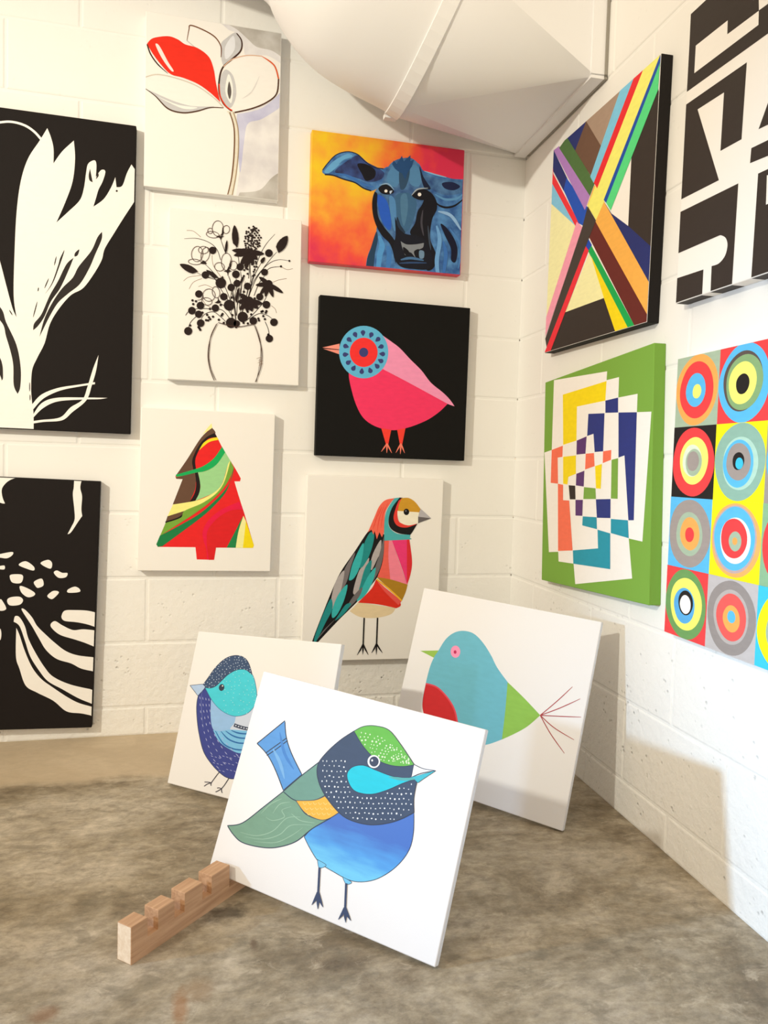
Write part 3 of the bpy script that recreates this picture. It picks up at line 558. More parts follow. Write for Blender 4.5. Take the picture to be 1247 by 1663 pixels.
a.P('598,405 640,335 682,330 685,440 650,490 600,460', (84, 134, 168)); a.P('755,345 808,345 834,430 815,485 760,470 742,400', (86, 136, 168)); a.P('822,345 850,420 900,500 860,500 836,440', (22, 30, 52))
a.P('690,330 745,330 752,400 725,490 690,505 678,420', (50, 78, 100)); a.P('650,560 740,530 800,590 785,700 745,790 700,800 668,720', (62, 102, 130)); a.P('690,560 730,540 740,640 715,760 695,700', (80, 122, 146))
a.P('528,545 585,575 612,650 625,760 605,790 560,730 535,640', (40, 92, 184)); a.P('610,560 650,580 660,700 650,800 625,720', (84, 136, 176))
a.P('508,522! 527,540 525,620 535,700 575,770 625,830 655,880 662,950 655,1025! 635,940 610,880 560,830 520,760 496,680 491,590', KB)
a.P('880,520 932,570 943,640 908,720 896,850 936,960 922,1050 870,1068 868,960 840,880 790,850 755,805 790,740 808,660 840,610', KB)
a.P('650,700 672,760 720,815 800,828 862,860 892,930 912,1000 880,1062 780,1062 690,1045 645,985 640,900 655,820', (18, 21, 32)); a.S('665,700 680,760 720,810', 22, (34, 50, 66), (.3, .4)); a.S('845,650 835,740 850,830', 14, (70, 66, 70), (.3, .3))
a.P('690,868! 730,890 790,890 852,880! 845,912 812,932 795,980 765,950 742,945 722,965 703,920', (132, 134, 132)); a.P('708,908 748,940 735,968 712,948', KB); a.P('783,940 818,924 818,972 795,980', KB); a.P('820,935 852,940 850,985 822,985', (112, 140, 158))
a.S('690,998 760,986 850,1002', 18, (72, 112, 146), (.4, .4)); a.S('680,1022 770,1018 870,1020', 12, (46, 72, 106), (.4, .4)); a.S('880,760 890,860 900,930', 12, (60, 72, 84), (.3, .3))
a.L('630,330 640,305 662,328 688,288 698,272 712,312 735,288 758,268 757,308 782,300 768,345 735,395 722,440 700,395 672,380 648,360', (36, 76, 116))
a.P('535,498 580,470 625,495 642,527 600,542 555,532', KB); a.S('540,478 600,468 645,512', 8, (150, 180, 196), (.3, .3)); a.P('612,520 632,515 618,538', (190, 200, 205)); a.D('587,518', 11, (250, 250, 250))
a.P('768,548 810,510 870,508 895,540 872,578 812,578', KB); a.S('766,548 808,506 880,498', 9, (168, 176, 172), (.3, .4)); a.D('821,542', 13, (250, 250, 250))
a.P('968,748 1010,775 1062,850 1086,930 1072,1012 1042,1000 1040,920 1000,830', (14, 18, 40))
a.S('950,660 1040,690 1110,790', 22, (150, 186, 212), (.3, .4)); a.S('1030,780 1095,870 1110,960 1090,1060', 18, (76, 128, 176), (.4, .4)); a.S('940,760 962,860 942,1000 950,1110', 30, (112, 164, 204), (.4, .8)); a.S('985,870 1005,960 990,1090', 26, (60, 112, 172), (.4, .8))
a.done('blue cow facing out, one ear raised')

# --- pink bird on black
a = hang_left('bird_painting', 'pink bird with blue ringed eye on square black canvas', (-0.449, 1.145, 0.507, 0.509, -0.007), .03, BLK_P, BLK_P, 'L', (500, 460, 4.4536))
a.P('540,378! 600,420 665,470 740,550 820,630 890,720 975,790 1025,840 1060,890! 1005,870 900,815 740,725 540,620!', (252, 150, 176))
a.P('295,640! 540,620! 740,725 900,812 1010,872! 950,930 870,985 780,1025 700,1050 620,1063 530,1050 450,1015 390,960 345,870 315,770 298,690', (253, 54, 94))
a.L('105,465 228,437 228,479', (251, 150, 124)); a.L('112,474 228,484 228,514', (251, 148, 122)); a.S('105,466 165,475 228,481', 4, (70, 30, 30), (.3, 1))
a.E(403, 498, 178, 190, (98, 182, 206), n=48); a.E(403, 500, 101, 106, (253, 50, 45), n=40); a.E(403, 500, 33, 34, (62, 62, 112))
for x, y, _ in parse('398,357 458,372 507,405 530,458 540,512 528,562 501,601 451,633 389,639 329,616 291,574 269,516 272,455 297,407 341,370'):
    t = math.atan2(498-y, 403-x); c, d = math.cos(t), math.sin(t)
    a.fill([(x+u*c-v*d, y+u*d+v*c) for u, v in [(25*(math.cos(q) if math.cos(q) > 0 else math.cos(q)*.72), 17*math.sin(q)*(1-.55*max(0, math.cos(q)))) for q in [2*math.pi*i/16 for i in range(16)]]], (58, 62, 112)); a.k -= 1
a.k += 1
for t, q in (('530,1048 602,1060 580,1168 565,1168', (572, 1160, ((530, 1218), (570, 1228), (606, 1228)))), ('645,1060 705,1048 681,1168 665,1168', (672, 1160, ((635, 1226), (668, 1236), (699, 1228))))):
    a.L(t, (252, 62, 45))
    for x, y in q[2]: a.strip([(q[0], q[1]), ((q[0]+x)/2, (q[1]+y)/2), (x, y)], 10, (252, 128, 98), (1, .2))
a.done('pink bird')

# --- striped fir tree
a = hang_left('tree_painting', 'white canvas with red, green and brown striped fir tree', (-1.041, 0.770, 0.406, 0.500, -0.012), .03, WHT_L, WHT_L, 'L', (210, 650, 4.796))
RD, BN, BKT = (238, 34, 32), (104, 72, 50), (26, 14, 14)
a.P('640,205! 680,280 720,360 780,460 830,540 868,610! 862,632! 818,632! 850,740 895,880! 925,980 970,1130! 962,1150! 675,1148! 660,1243! 525,1240! 515,1145! 222,1142! 210,1122! 280,960 340,810 415,615! 365,612! 358,592! 450,460 540,320', RD)
a.P('645,215! 670,258 600,290 540,360 500,430 490,500 497,540! 365,582! 450,460 560,290', BN)
a.P('640,180! 647,214! 570,268! 605,220', (250, 238, 140))
a.P('665,255! 684,288! 620,298 570,345 532,410 513,470 520,538! 497,540! 489,480 505,420 550,340 605,285', BKT)
a.P('684,288! 697,308! 620,327 542,390! 578,332 630,300', (253, 222, 34))
a.P('722,362! 747,405! 700,480 640,530 560,560 365,598! 362,580! 500,540 580,510 660,450', (0, 172, 82))
a.P('360,602! 525,562! 518,640 510,700 465,800! 338,812! 415,615! 366,612!', BN)
a.P('747,405! 787,472! 765,510 740,600 710,670 650,725 510,785! 545,720 552,650 522,562! 600,550 680,500', (162, 212, 136))
a.P('512,566! 534,560! 552,650 545,720 513,785! 463,800! 505,730 520,660', BKT)
a.P('340,812! 480,790 560,770 650,725 712,668 745,590 768,500 787,470! 755,590 720,672 660,740 560,805 430,862 297,904!', (250, 238, 128))
a.P('297,904! 460,852! 390,912 280,955!', BN); a.S('457,855 390,915 281,951', 15, BKT, (.5, .8))
a.P('787,470! 812,525! 785,600 725,695 625,795 505,885 405,950 240,1056! 282,956! 400,915 430,862 560,805 660,740 720,672 755,590', (122, 166, 54))
a.P('812,525! 808,560 790,622 742,702 645,802 545,885 445,945 335,1005 238,1055! 210,1122! 222,1142! 258,1136! 400,1032 560,912 660,822 760,700', (22, 124, 62))
a.P('855,790! 720,850 620,930 572,1020 580,1100 600,1160 605,1241! 625,1241! 605,1100 612,1010 685,920 785,860 885,850!', (236, 20, 62))
a.P('885,850! 896,885! 870,930 765,1146! 675,1148! 660,1243! 618,1243! 602,1100 620,1010 690,920 790,862', (226, 28, 30))
a.P('885,903! 850,1020 828,1149! 758,1147! 830,1010', (30, 130, 66)); a.P('888,900! 908,940! 885,1149! 828,1149! 850,1020', (250, 238, 150)); a.L('908,940 970,1130 962,1150 884,1150', (250, 218, 2))
a.done('striped fir tree')

# --- bird with patchwork feathers
a = hang_left('bird_painting', 'cream canvas with multicoloured finch with grey beak and feathered wing', (-0.502, 0.524, 0.460, 0.607, -0.012), .03, WHT_L, WHT_L, 'L', (480, 760, 4.796))
T1, T2, G1, G2, BK2 = (30, 138, 128), (56, 178, 166), (182, 170, 158), (112, 104, 98), (16, 12, 14)
a.P('490,1046! 780,1090! 740,1140 620,1168 500,1160 420,1115!', (236, 208, 156))
a.P('118,1388! 150,1290 260,1010 345,820 460,650 560,500 600,480 690,520 690,650 660,800 630,860 500,1020 330,1190 150,1382!', BK2)
for t, c in (('578,505 612,520 592,630 545,742 505,782 500,740 530,600', T1), ('525,585 522,680 492,790 452,860 418,875 420,840 450,730', T2), ('665,560 660,660 640,700 592,795 583,740 610,650', G1), ('688,530! 686,650 658,780 605,880 558,945 612,790 650,680', G2),
             ('462,660 430,770 400,880 348,975 350,900 385,780', (122, 112, 106)), ('377,798 365,900 330,1030 284,1098 274,1040 310,890', G1), ('572,700 555,790 510,920 468,982 448,960 490,810 530,760', G1), ('592,720 572,850 530,930 488,972 500,920 540,780', T1),
             ('622,775 602,880 542,990 478,1038 500,980 560,850', T2), ('520,930 490,1010 400,1103 410,1060 460,985', G2), ('402,908 380,1020 330,1130 288,1168 284,1110 330,990', T2), ('432,1060 372,1140 308,1188 330,1150 390,1065', T1), ('276,1018 285,1100 230,1210 165,1342 143,1348 160,1280 230,1100', T1), ('306,1180 240,1252 168,1335 220,1262', G2)): a.P(t, c)
a.P('690,562! 727,560! 722,700 737,868! 636,850! 672,750 687,650', (242, 98, 78)); a.P('727,562! 748,558! 868,908! 738,870! 722,700', (251, 132, 142)); a.P('748,558! 872,548! 868,906! 820,760', (242, 56, 110)); a.P('866,550! 886,556! 906,720 896,820 868,910! 866,800', (226, 42, 46))
a.P('630,850! 740,868 872,908! 855,970 828,1030!', (178, 128, 28)); a.P('625,868! 812,1045 785,1092! 640,1062 485,1048! 590,940', (226, 46, 26)); a.P('630,878! 825,1036! 800,1068! 690,960', (236, 86, 72)); a.S('630,866 730,945 826,1034', 12, (251, 180, 42))
a.P('690,545! 770,540 890,545! 888,556 690,566!', (75, 172, 164))
a.P('770,235! 812,230! 760,310 725,390 730,460 790,510 893,520! 889,550! 690,560! 690,430 710,330', (76, 174, 166))
a.P('770,235! 700,250 650,300 610,390 562,500! 590,480! 605,518! 615,490! 632,555! 652,500! 672,540! 688,500! 690,430 700,340 740,270', (251, 106, 78)); 
for t in ('650,320 620,420 600,480', '690,290 650,400 635,500', '720,270 680,360 665,470', '670,300 640,380'): a.S(t, 6, (240, 70, 50), (.2, .2))
a.P('810,230! 833,232! 785,310 768,380 790,430 860,455 948,433! 908,500 891,521! 800,508 738,468 724,400 750,310', BK2)
a.P('802,255! 828,235! 802,330 793,380 822,430 945,436! 860,464 790,448 762,390 780,310', (236, 60, 46))
a.P('826,235! 880,234 930,265 972,320! 960,348! 795,336! 806,280', (212, 152, 38)); a.P('792,334! 960,345! 955,430! 880,447 820,427 795,380', (251, 236, 200))
a.E(862, 342, 22, 25, BK2); a.E(858, 334, 4, 6, (150, 140, 135)); a.L('972,316 1055,392 953,381', (186, 178, 170)); a.L('953,379 1055,392 953,430', (106, 98, 92))
for x, y0, y1, toes in ((531, 1166, 1380, ((478, 1456), (522, 1452), (566, 1456))), (635, 1166, 1376, ((590, 1441), (627, 1452), (676, 1440)))):
    a.strip([(x+2, y0), (x-2, (y0+y1)/2), (x-6, y1)], 11, BK2)
    for p, q in toes: a.strip([(x-6, y1-8), ((x-6+p)/2, (y1+q)/2), (p, q)], 11, BK2, (1, .2))
a.done('finch with patchwork feathers')
# ------------------------------------------------------------------ right wall
WHT_R = weave('primed_canvas_right', (246, 240, 230), 'R'); BLK_R = weave('black_canvas_right', (30, 26, 23), 'R'); GRN_R = weave('green_canvas', (122, 164, 62), 'R')
a = hang_right('abstract_painting', 'abstract of crossing coloured diagonal bands with black edge', (0.594, 1.523, 0.596, 0.608, -0.015), .03, WHT_R, BLK_R, 'R', (870, 70, 3.2))
BX, YL, NV = (52, 43, 36), (249, 240, 170), (36, 46, 104)
for t, c in (('200,450 460,200 335,560', (166, 140, 116)), ('140,480 262,400 205,566 150,500', NV), ('262,405 345,545 290,695 203,562', (108, 78, 58)), ('660,235 637,235 497,595 480,952 592,1054 620,1054', BX), ('340,800 393,885 480,950 600,1055 600,1320 540,1200 460,1060', NV),
             ('60,800 85,830 218,960 40,1480 40,1300', YL), ('280,1085 357,1325 152,1402', YL), ('356,1324 412,1520 40,1640 150,1400', BX), ('70,720 92,735 218,960 82,836', (132, 196, 222)), ('80,560 165,705 145,768 80,670', NV), ('80,655 92,680 228,940 210,958 80,735', (236, 50, 56)),
             ('160,700 274,860 247,950 222,935 145,765', (30, 80, 176)), ('80,565 122,535 282,792 256,868', (176, 126, 186)), ('122,545 150,500 165,488 308,725 282,795', (78, 112, 58)), ('268,842 305,738 325,758 288,880', (252, 172, 74)), ('352,818 600,1236 600,1440 582,1410 310,925', (252, 176, 76)),
             ('308,922 582,1408 600,1480 512,1480 278,1010', (102, 36, 28)), ('283,1040 512,1478 474,1490 270,1075', (16, 166, 76)), ('275,1018 292,1050 272,1082 258,1055', (26, 72, 170)), ('287,1105 300,1130 478,1488 412,1515 355,1325', (252, 214, 4)),
             ('545,120 560,110 660,30 648,60 358,820 314,920 270,845', (250, 242, 112)), ('495,170 560,110 320,755 300,722', (230, 42, 46)), ('440,225 510,165 302,727 284,695', (126, 196, 226)), ('650,40 660,110 643,124 368,832 354,815', (26, 76, 160)), ('660,90 645,122 637,242 390,870 367,830', (86, 214, 126)),
             ('214,928 245,958 40,1530 40,1430', (251, 156, 172)), ('271,848 314,922 240,1110 60,1630 40,1540 243,956', (66, 56, 48)), ('261,1056 276,1078 78,1612 40,1640', (236, 46, 56))): a.L(t, c)
a.done('crossing diagonal bands')

a = hang_right('abstract_painting', 'green canvas with white interlocking rectangles and coloured overlaps', (0.628, 0.845, 0.618, 0.606, 0.048), .03, GRN_R, GRN_R, 'R', (860, 540, 3.617))
YG, BL, PU, CO, TE, GG = (253, 214, 4), (40, 52, 116), (90, 52, 106), (254, 112, 78), (32, 146, 160), (122, 164, 62)
a.L('143,280 455,228 452,280 525,262 521,382 634,360 630,468 715,465 662,1228 582,1210 602,1445 268,1478 258,1358 170,1345 168,1288 113,1290 87,705 130,690', (248, 243, 236))
for t, c in (('195,365 452,285 445,400 278,435 275,635 197,660', YG), ('445,400 520,382 520,470 445,472', BL), ('345,478 440,474 432,698 382,702 375,595 338,608', BL), ('522,470 630,468 612,1103 580,1103 557,722 522,735', BL), ('277,635 335,610 328,712 275,717', PU), ('130,690 195,665 193,730 165,735 167,888 124,883', CO),
             ('197,730 272,722 272,830 228,848 222,893 197,888', YG), ('330,712 378,708 382,785 326,805', CO), ('432,698 480,690 478,748 430,767', CO), ('275,830 322,812 318,905 272,898', PU), ('385,785 425,772 418,918 390,915', YG), ('482,748 520,738 517,977 478,975', GG), ('320,908 387,915 390,978 316,978', GG),
             ('230,897 268,900 270,980 237,980', (46, 36, 30)), ('270,983 313,983 310,1077 270,1075', PU), ('390,980 476,978 475,1090 396,1088', BL), ('167,888 197,895 197,985 233,987 253,1280 168,1283', CO), ('313,1080 394,1085 396,1155 310,1133', TE), ('478,1095 578,1103 583,1208 478,1178', TE), ('400,1158 474,1180 474,1390 258,1358 255,1280 403,1268', TE)): a.L(t, c)
a.done('interlocking rectangles')

a = hang_right('abstract_painting', 'black and white geometric canvas of angular shapes above the circles', (1.310, 1.540, 0.61, 0.615, -0.008), .03, WHT_R, WHT_R, 'R', (1080, 0, 3.263))
for t in ('140,-400 470,-400 495,-60 497,55 545,20 900,-250 900,-90 545,178 105,495 128,250', '110,555 433,330 405,738 293,800 312,490 172,580 285,955 85,1057', '62,1475 203,1428 195,1585 40,1640', '545,545 495,685 900,490 900,330 640,330', '457,785 900,570 900,680 450,865', '493,920 900,730 900,1400 455,1500', '600,-350 900,-600 900,-420 620,-200'): a.L(t, BX)
a.L('163,242 332,108 330,182 497,57 495,132 155,388', (246, 240, 230)); a.L('430,-30 470,-40 470,0 430,-8', (246, 240, 230)); a.L('540,930 640,880 640,1040 535,1085', (246, 240, 230))
a.P('78,1125! 388,972! 353,1535! 240,1570! 247,1410! 285,1396 318,1355 331,1300 322,1262 298,1247 285,1249! 66,1344!', BX)
for x0, x1 in ((55, 195), (240, 353), (455, 900)):          # the black runs on round the lower edge
    u0, u1 = a.loc(x0, 1500)[0], a.loc(x1, 1500)[0]; k0 = len(a.v)
    a.v += [(u0, 0.001, -1e-4), (u1, 0.001, -1e-4), (u1, 0.029, -1e-4), (u0, 0.029, -1e-4)]; a.f.append((k0, k0+3, k0+2, k0+1)); a.mi.append(a.mat(BX))
a.done('black angular shapes on white')

# grid of concentric circles, four by four
a = hang_right('abstract_painting', 'canvas grid of concentric coloured circles on bright squares', (1.3255, 0.812, 0.609, 0.604, 0.0), .03, WHT_R, WHT_R, 'R', None)
SG, OR, RE, SK, YE, TP, KK, WW = (166, 182, 148), (252, 166, 80), (233, 64, 62), (90, 182, 228), (252, 242, 110), (160, 146, 132), (28, 24, 22), (250, 250, 250)
YB = (253, 232, 16); CY = (60, 192, 232)
cells = [[(SG, ((.97, OR), (.78, RE), (.46, SK), (.2, YE))), (RE, ((.99, SK), (.76, (92, 78, 68)), (.71, (134, 166, 108)), (.54, YE), (.26, KK))), (SK, ((.97, RE), (.7, YE), (.4, SG))), (YB, ((.97, TP), (.7, OR), (.4, RE)))],
         [(KK, ((.97, RE), (.66, YE), (.45, (222, 228, 194)), (.38, SG), (.28, TP))), (YB, ((.99, (142, 178, 152)), (.69, (178, 212, 184)), (.6, SK), (.48, TP), (.23, KK), (.15, CY))), (TP, ((.97, SK), (.7, RE), (.4, WW))), (RE, ((.97, SG), (.7, YE), (.35, KK)))],
         [(SK, ((.97, TP), (.62, SG), (.46, OR), (.21, RE))), (YB, ((.97, (250, 172, 92)), (.87, (192, 164, 152)), (.81, SK), (.6, WW), (.52, RE), (.25, SG), (.1, OR))), ((140, 178, 130), ((.97, RE), (.7, YE), (.4, SK))), (OR, ((.97, SK), (.7, WW), (.4, RE)))],
         [(RE, ((.97, (108, 152, 82)), (.75, (248, 238, 102)), (.5, (86, 166, 206)), (.35, KK), (.26, WW))), ((192, 182, 170), ((.97, (150, 138, 126)), (.7, (182, 170, 156)), (.6, (236, 90, 80)), (.34, OR), (.16, SK))), (CY, ((.97, YB), (.66, SG), (.4, RE))), (SG, ((.97, RE), (.7, OR), (.4, KK)))]]
rc = random.Random(11)
for r in range(4):
    for c in range(4):
        bgc, rings = cells[r][c]; x0 = -1+c*.5; y1 = 1-r*.25
        a.fill([(x0, y1-.25), (x0+.5, y1-.25), (x0+.5, y1), (x0, y1)], bgc); cx, cy = x0+.25, y1-.125
        for q, (rad, col) in enumerate(rings):
            jx, jy = rc.uniform(-.012, .012)*(q > 0), rc.uniform(-.006, .006)*(q > 0); ph = rc.uniform(0, 6.28)
            a.fill([(cx+jx+.25*rad*(1+.02*math.sin(3*t+ph))*math.cos(t), cy+jy+.125*rad*(1+.02*math.sin(2*t+ph))*math.sin(t)) for t in [2*math.pi*i/44 for i in range(44)]], col)
a.done('concentric circles in a square grid')

# ------------------------------------------------------------------ three bird canvases leaning in the stand
INK = (58, 68, 88)
a = lean('bird_painting', 'small round bluebird canvas leaning behind the front canvas', (-1.146, -0.418, -0.003+0.004), -51.1, 18.3, 4.8, 0.508, 0.406, WHT_F, WHT_F, 'B', (260, 1010, 3.897))
body = a.P('282,405! 245,460 232,520 233,600 245,700 275,820 330,905 390,965 430,988 470,993 560,975 650,900 690,750 680,600 612,460 400,420', (62, 72, 142), out=INK)
a.P('322,490! 370,545 420,582 480,598 470,640 450,680 380,692 335,678 320,600', (152, 192, 228)); a.P('480,597! 550,580 600,528! 660,600 600,700 450,684 470,640', (206, 216, 240))
a.P('335,684! 380,692 450,682 560,690 660,690 640,800 515,832 430,800 370,752', (124, 192, 232))
for t in ('350,690 400,770 470,805 540,810', '385,692 430,740 490,765 550,768', '415,690 460,720 510,735 570,735', '450,686 490,702 540,708 590,705'): a.S(t, 9, (46, 108, 168), (.4, 1))
a.S('468,652 515,668 570,680', 22, (62, 72, 92)); 
for x, y in ((480, 656), (497, 662), (514, 667), (531, 672), (548, 676)): a.E(x, y, 5, 4, (215, 222, 235), keep=True, n=8)
a.k += 1
face = a.P('283,412! 320,418 370,390 430,335 490,303 545,303 585,335 605,400 612,470 598,530 550,580 480,597 420,580 370,545 325,490', (74, 206, 216), out=(70, 120, 150), ow=3)
cap = a.P('270,400! 300,360 350,290 410,235 470,213 525,222 560,260 583,335! 540,302 480,305 420,340 360,400 320,418 282,414!', (62, 82, 112), out=INK)
a.P('190,402! 268,394! 285,415 240,468!', (178, 202, 236), out=INK, ow=3); a.E(390, 415, 17, 22, (52, 60, 76), .2); a.E(396, 405, 4, 5, WW, n=8); a.S('270,430 262,480 264,560 275,680', 3, (120, 130, 190), (.3, .3))
b2 = random.Random(5)
def speckle(poly, n, r, col, box, avoid=(), gap=14, keepcol=None):
    pts = []
    for _ in range(n*30):
        x, y = b2.uniform(box[0], box[2]), b2.uniform(box[1], box[3])
        if inside(poly, x, y) and not any(inside(q, x, y) for q in avoid) and all(math.hypot(x-p, y-q) > gap for p, q in pts): pts.append((x, y))
        if len(pts) >= n: break
    for x, y in pts: a.E(x, y, r*b2.uniform(.7, 1.2), r*b2.uniform(.8, 1.3), col, keep=True, n=8)
    a.k += 1
speckle(cap, 75, 3, (190, 204, 216), (280, 215, 590, 415), gap=13); speckle(face, 60, 2.6, (170, 232, 236), (400, 310, 610, 590), gap=16)
for row in range(4):
    for j in range(11):
        t = j/10; x = 252+row*19+((j/10)**2)*(105+row*22); y = 480+row*4+j*(44-row*3)
        if inside(body, x, y) and (y > 700 or x < 318): a.strip([(x, y-8), (x+1+8*t*t, y+1), (x+3+14*t*t, y+9)], 4.5, (178, 184, 220), (.4, .4)); a.k -= 1
for j in range(26):
    x, y = 330+(j % 9)*24+(j//9)*12, 850+(j//9)*42+(j % 3)*6
    if inside(body, x, y): a.strip([(x-7, y-3), (x, y), (x+7, y+3)], 4, (172, 178, 216), (.4, .4)); a.k -= 1
a.k += 1
for t in ('374,952 345,990 325,1018', '325,1018 305,1014 282,1013', '325,1018 300,1026 280,1040', '325,1018 322,1030 325,1036', '437,988 410,1030 390,1055', '390,1055 372,1050 362,1052', '390,1055 370,1068 352,1076', '390,1055 390,1070 394,1082'): a.S(t, 5, (64, 62, 70))
a.done('bluebird with turquoise cheek')

a = lean('bird_painting', 'large white canvas with teal bird and green tail nearest right wall', (-0.577, -0.510, 0.032), -45.6, 16.0, -3.8, 0.508, 0.508, WHT_F, WHT_F, 'B', (640, 940, 3.464))
a.P('147,405! 250,403! 225,445!', (152, 192, 78))
a.P('245,410 290,340 340,302 395,293 450,310 500,360 545,430 580,500 640,583! 625,740 608,903! 520,933 430,935 330,915 250,870 190,810 162,740 160,680 175,600 200,500 225,440', (108, 184, 196))
a.P('638,581! 730,670 822,768! 750,830 680,870 606,904! 625,740', (142, 192, 78))
a.P('178,590! 240,610 300,670 340,740 356,818! 340,880 260,875 190,812 162,740 161,680', (206, 34, 38)); a.S('178,590 240,610 300,670 340,740 357,820', 9, (226, 70, 84))
a.E(345, 410, 27, 34, (250, 152, 182)); a.E(343, 412, 8, 10, (192, 34, 84))
for t in ('822,768 920,685 1003,607', '822,768 930,728 1047,675', '822,768 940,774 1052,778', '822,768 900,838 1012,906', '822,768 880,872 958,982'): a.S(t, 5, (172, 62, 66), (1, .5))
a.done('teal bird with green tail')

a = lean('bird_painting', 'front leaning canvas with green-capped blue wren, slotted in the stand', (-1.057, -0.963, 0.033), -41.9, 19.8, -3.9, 0.508, 0.406, WHT_F, WHT_F, 'F', (330, 1080, 2.653))
def belly():
    m, nt, N, Lk, p = nodes('wren_belly'); tc = N.new('ShaderNodeTexCoord'); sp = N.new('ShaderNodeSeparateXYZ'); Lk.new(tc.outputs['Object'], sp.inputs[0])
    mp = N.new('ShaderNodeMapping'); mp.inputs['Scale'].default_value = (5, 1, 22); mp.inputs['Rotation'].default_value = (0, .25, 0); Lk.new(tc.outputs['Object'], mp.inputs[0])
    no = N.new('ShaderNodeTexNoise'); no.inputs['Scale'].default_value = 3; no.inputs['Detail'].default_value = 5; Lk.new(mp.outputs[0], no.inputs['Vector'])
    mr = N.new('ShaderNodeMapRange'); mr.inputs['From Min'].default_value = .09; mr.inputs['From Max'].default_value = .20; Lk.new(sp.outputs['Z'], mr.inputs['Value'])
    ad = N.new('ShaderNodeMath'); ad.operation = 'MULTIPLY_ADD'; Lk.new(no.outputs['Fac'], ad.inputs[0]); ad.inputs[1].default_value = .55; Lk.new(mr.outputs[0], ad.inputs[2])
    r = N.new('ShaderNodeValToRGB'); e = r.color_ramp.elements; e[0].position = .3; e[0].color = (*alb((110, 205, 245), 'F'), 1); e[1].position = .98; e[1].color = (*alb((52, 108, 196), 'F'), 1)
    x = e.new(.62); x.color = (*alb((70, 158, 230), 'F'), 1); Lk.new(ad.outputs[0], r.inputs[0]); Lk.new(r.outputs[0], p.inputs['Base Color']); p.inputs['Roughness'].default_value = .5
    return m
a.P('232,338! 352,240! 358,310 380,380 425,472! 345,540! 310,450 275,385', (96, 158, 222), out=INK, ow=4); a.S('268,380 310,350 360,314', 4, INK); a.S('274,390 318,360 364,325', 4, INK); a.S('300,360 330,420 350,490', 14, (126, 182, 232), (.2, .2)); a.S('330,290 350,380 390,450', 12, (76, 136, 206), (.2, .2))
a.P('435,740! 470,705 545,660! 585,635! 640,670 720,688 800,680 908,635! 906,720 890,790 850,850 790,900 720,930 640,930 560,890 500,850 460,790', belly(), out=INK, ow=3)
a.P('492,838! 530,862 500,874', (124, 204, 242), out=INK, ow=2); a.P('600,912! 640,936 616,944', (124, 204, 242), out=INK, ow=2)
a.P('345,545! 400,585 440,640 500,665 548,660! 470,705 400,760 320,785 250,785 170,765 130,730 105,692! 170,680 260,612', (126, 166, 142), out=INK)
for t in ('160,720 230,735 300,715 360,660 420,655', '180,740 260,750 330,730 380,690 470,690', '270,655 300,670 350,655 340,625 380,610', '250,640 290,600 340,575', '300,640 330,600 375,590', '220,760 310,765 380,735 430,700', '380,640 420,670 480,680'): a.S(t, 3.5, (160, 196, 170), (.3, .3))
a.P('500,418! 495,480 525,562! 480,582 400,584 345,545! 420,480', (116, 160, 146), out=INK)
org = a.P('400,584! 480,582 525,565! 587,634! 540,662 500,666 440,637', (246, 186, 72), out=(90, 96, 100), ow=3)
for j in range(20):
    x, y = 430+(j % 7)*22+(j//7)*8, 592+(j//7)*22
    if inside(org, x, y) and inside(org, x+16, y+8): a.strip([(x, y), (x+8, y+10), (x+16, y+4)], 3, (251, 214, 130)); a.k -= 1
a.k += 1
head = a.P('650,285! 590,325 530,380 495,430 495,490 525,560 585,635 640,670 720,688 800,680 860,660 908,635! 908,570 922,495! 900,488 908,428! 800,420 720,380', (66, 82, 108), out=INK)
gcap = a.P('650,285! 690,265 740,262 800,280 850,340 910,430! 860,437 800,430 740,402 690,350', (106, 186, 78), out=INK, ow=3)
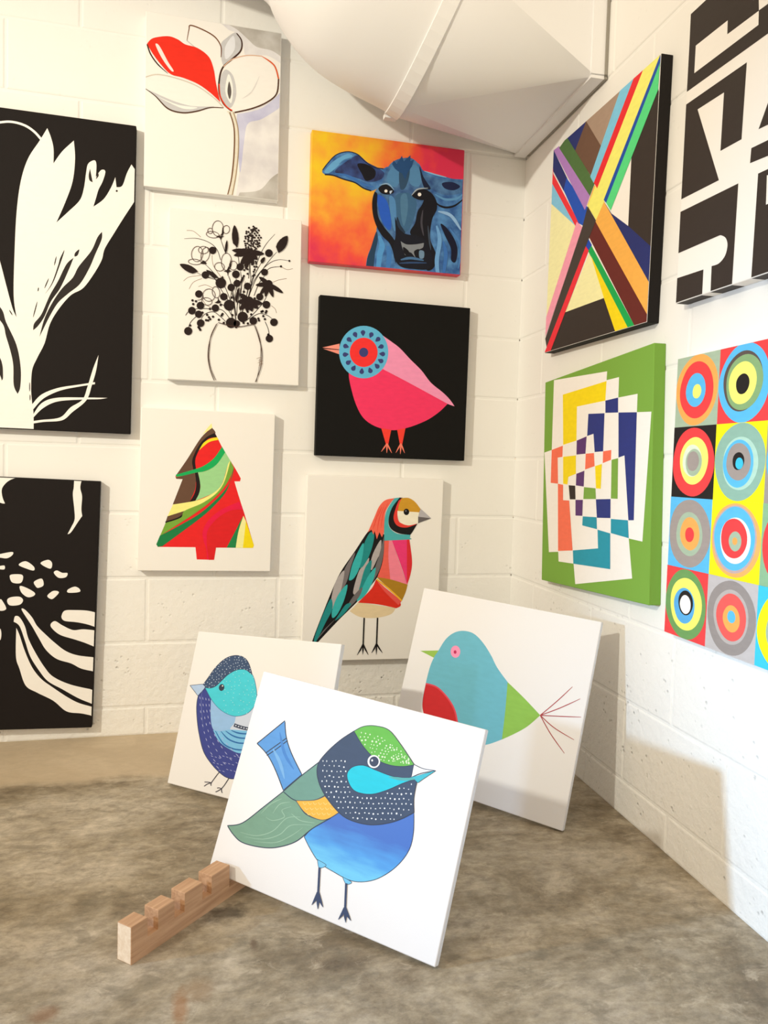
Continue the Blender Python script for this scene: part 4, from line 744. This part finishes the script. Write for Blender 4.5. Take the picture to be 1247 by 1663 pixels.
cyan = a.P('620,480 640,442 690,432 750,455 820,480 890,486 950,470 1002,455! 955,486 925,507! 912,492! 860,510 790,540 720,557 650,540', (34, 202, 222), out=INK, ow=3)
a.P('890,486 950,470 1002,455! 955,486 925,507! 905,488', (70, 190, 206)); a.P('908,428! 950,447 1002,455! 940,466 897,484!', (250, 250, 250), out=INK, ow=3); a.S('800,482 860,492 912,490', 12, (90, 176, 176), (.2, .6))
pts = []
for row in range(12):
    for j in range(40):
        x = 515+j*20+(row % 2)*10+b2.uniform(-3, 3); y = 425+row*22+b2.uniform(-3, 3)+abs(j-20)*-.6
        if inside(head, x, y) and not inside(cyan, x, y) and all(inside(head, x+dx, y+dy) and not inside(cyan, x+dx, y+dy) for dx, dy in ((9, 0), (-9, 0), (0, 9), (0, -9))) and (y > 500 or x < 625): pts.append((x, y))
for x, y in pts: a.E(x, y, b2.uniform(1.8, 4), b2.uniform(2.2, 4.6), (236, 242, 246), keep=True, n=8)
a.k += 1
for row in range(8):
    for j in range(15):
        t = j/14; x = 668+row*9+t*(232-row*9); y = 292+row*18+t*t*(128-row*15)-row*1.5; big = (row in (2, 6))*1.3
        if all(inside(gcap, x+d, y+e_) for d, e_ in ((7, 0), (-7, 0), (0, 7), (0, -7))) and (row+j) % 4: a.E(x+b2.uniform(-3, 3), y+b2.uniform(-2, 2), 1.9+b2.uniform(0, 1.5)+big, 2.1+b2.uniform(0, 1.5)+big, (226, 246, 206), keep=True, n=8)
a.k += 1
a.E(736, 416, 27, 28, (250, 250, 250)); a.E(737, 416, 20, 22, (62, 72, 96)); a.E(729, 411, 4, 5, (245, 245, 245), n=8)
for x0, y0, x1, y1, toes in ((502, 872, 496, 992, ((469, 1033), (495, 1051), (517, 1043))), (617, 940, 612, 1058, ((583, 1096), (615, 1109), (637, 1101)))):
    a.strip([(x0, y0), ((x0+x1)/2, (y0+y1)/2), (x1, y1)], 9, (62, 76, 108))
    for p, q in toes: a.strip([(x1, y1-12), ((x1+p)/2, (y1+q)/2), (p, q)], 12, (62, 76, 108), (1, .15))
a.done('blue wren with green cap and turquoise cheek')
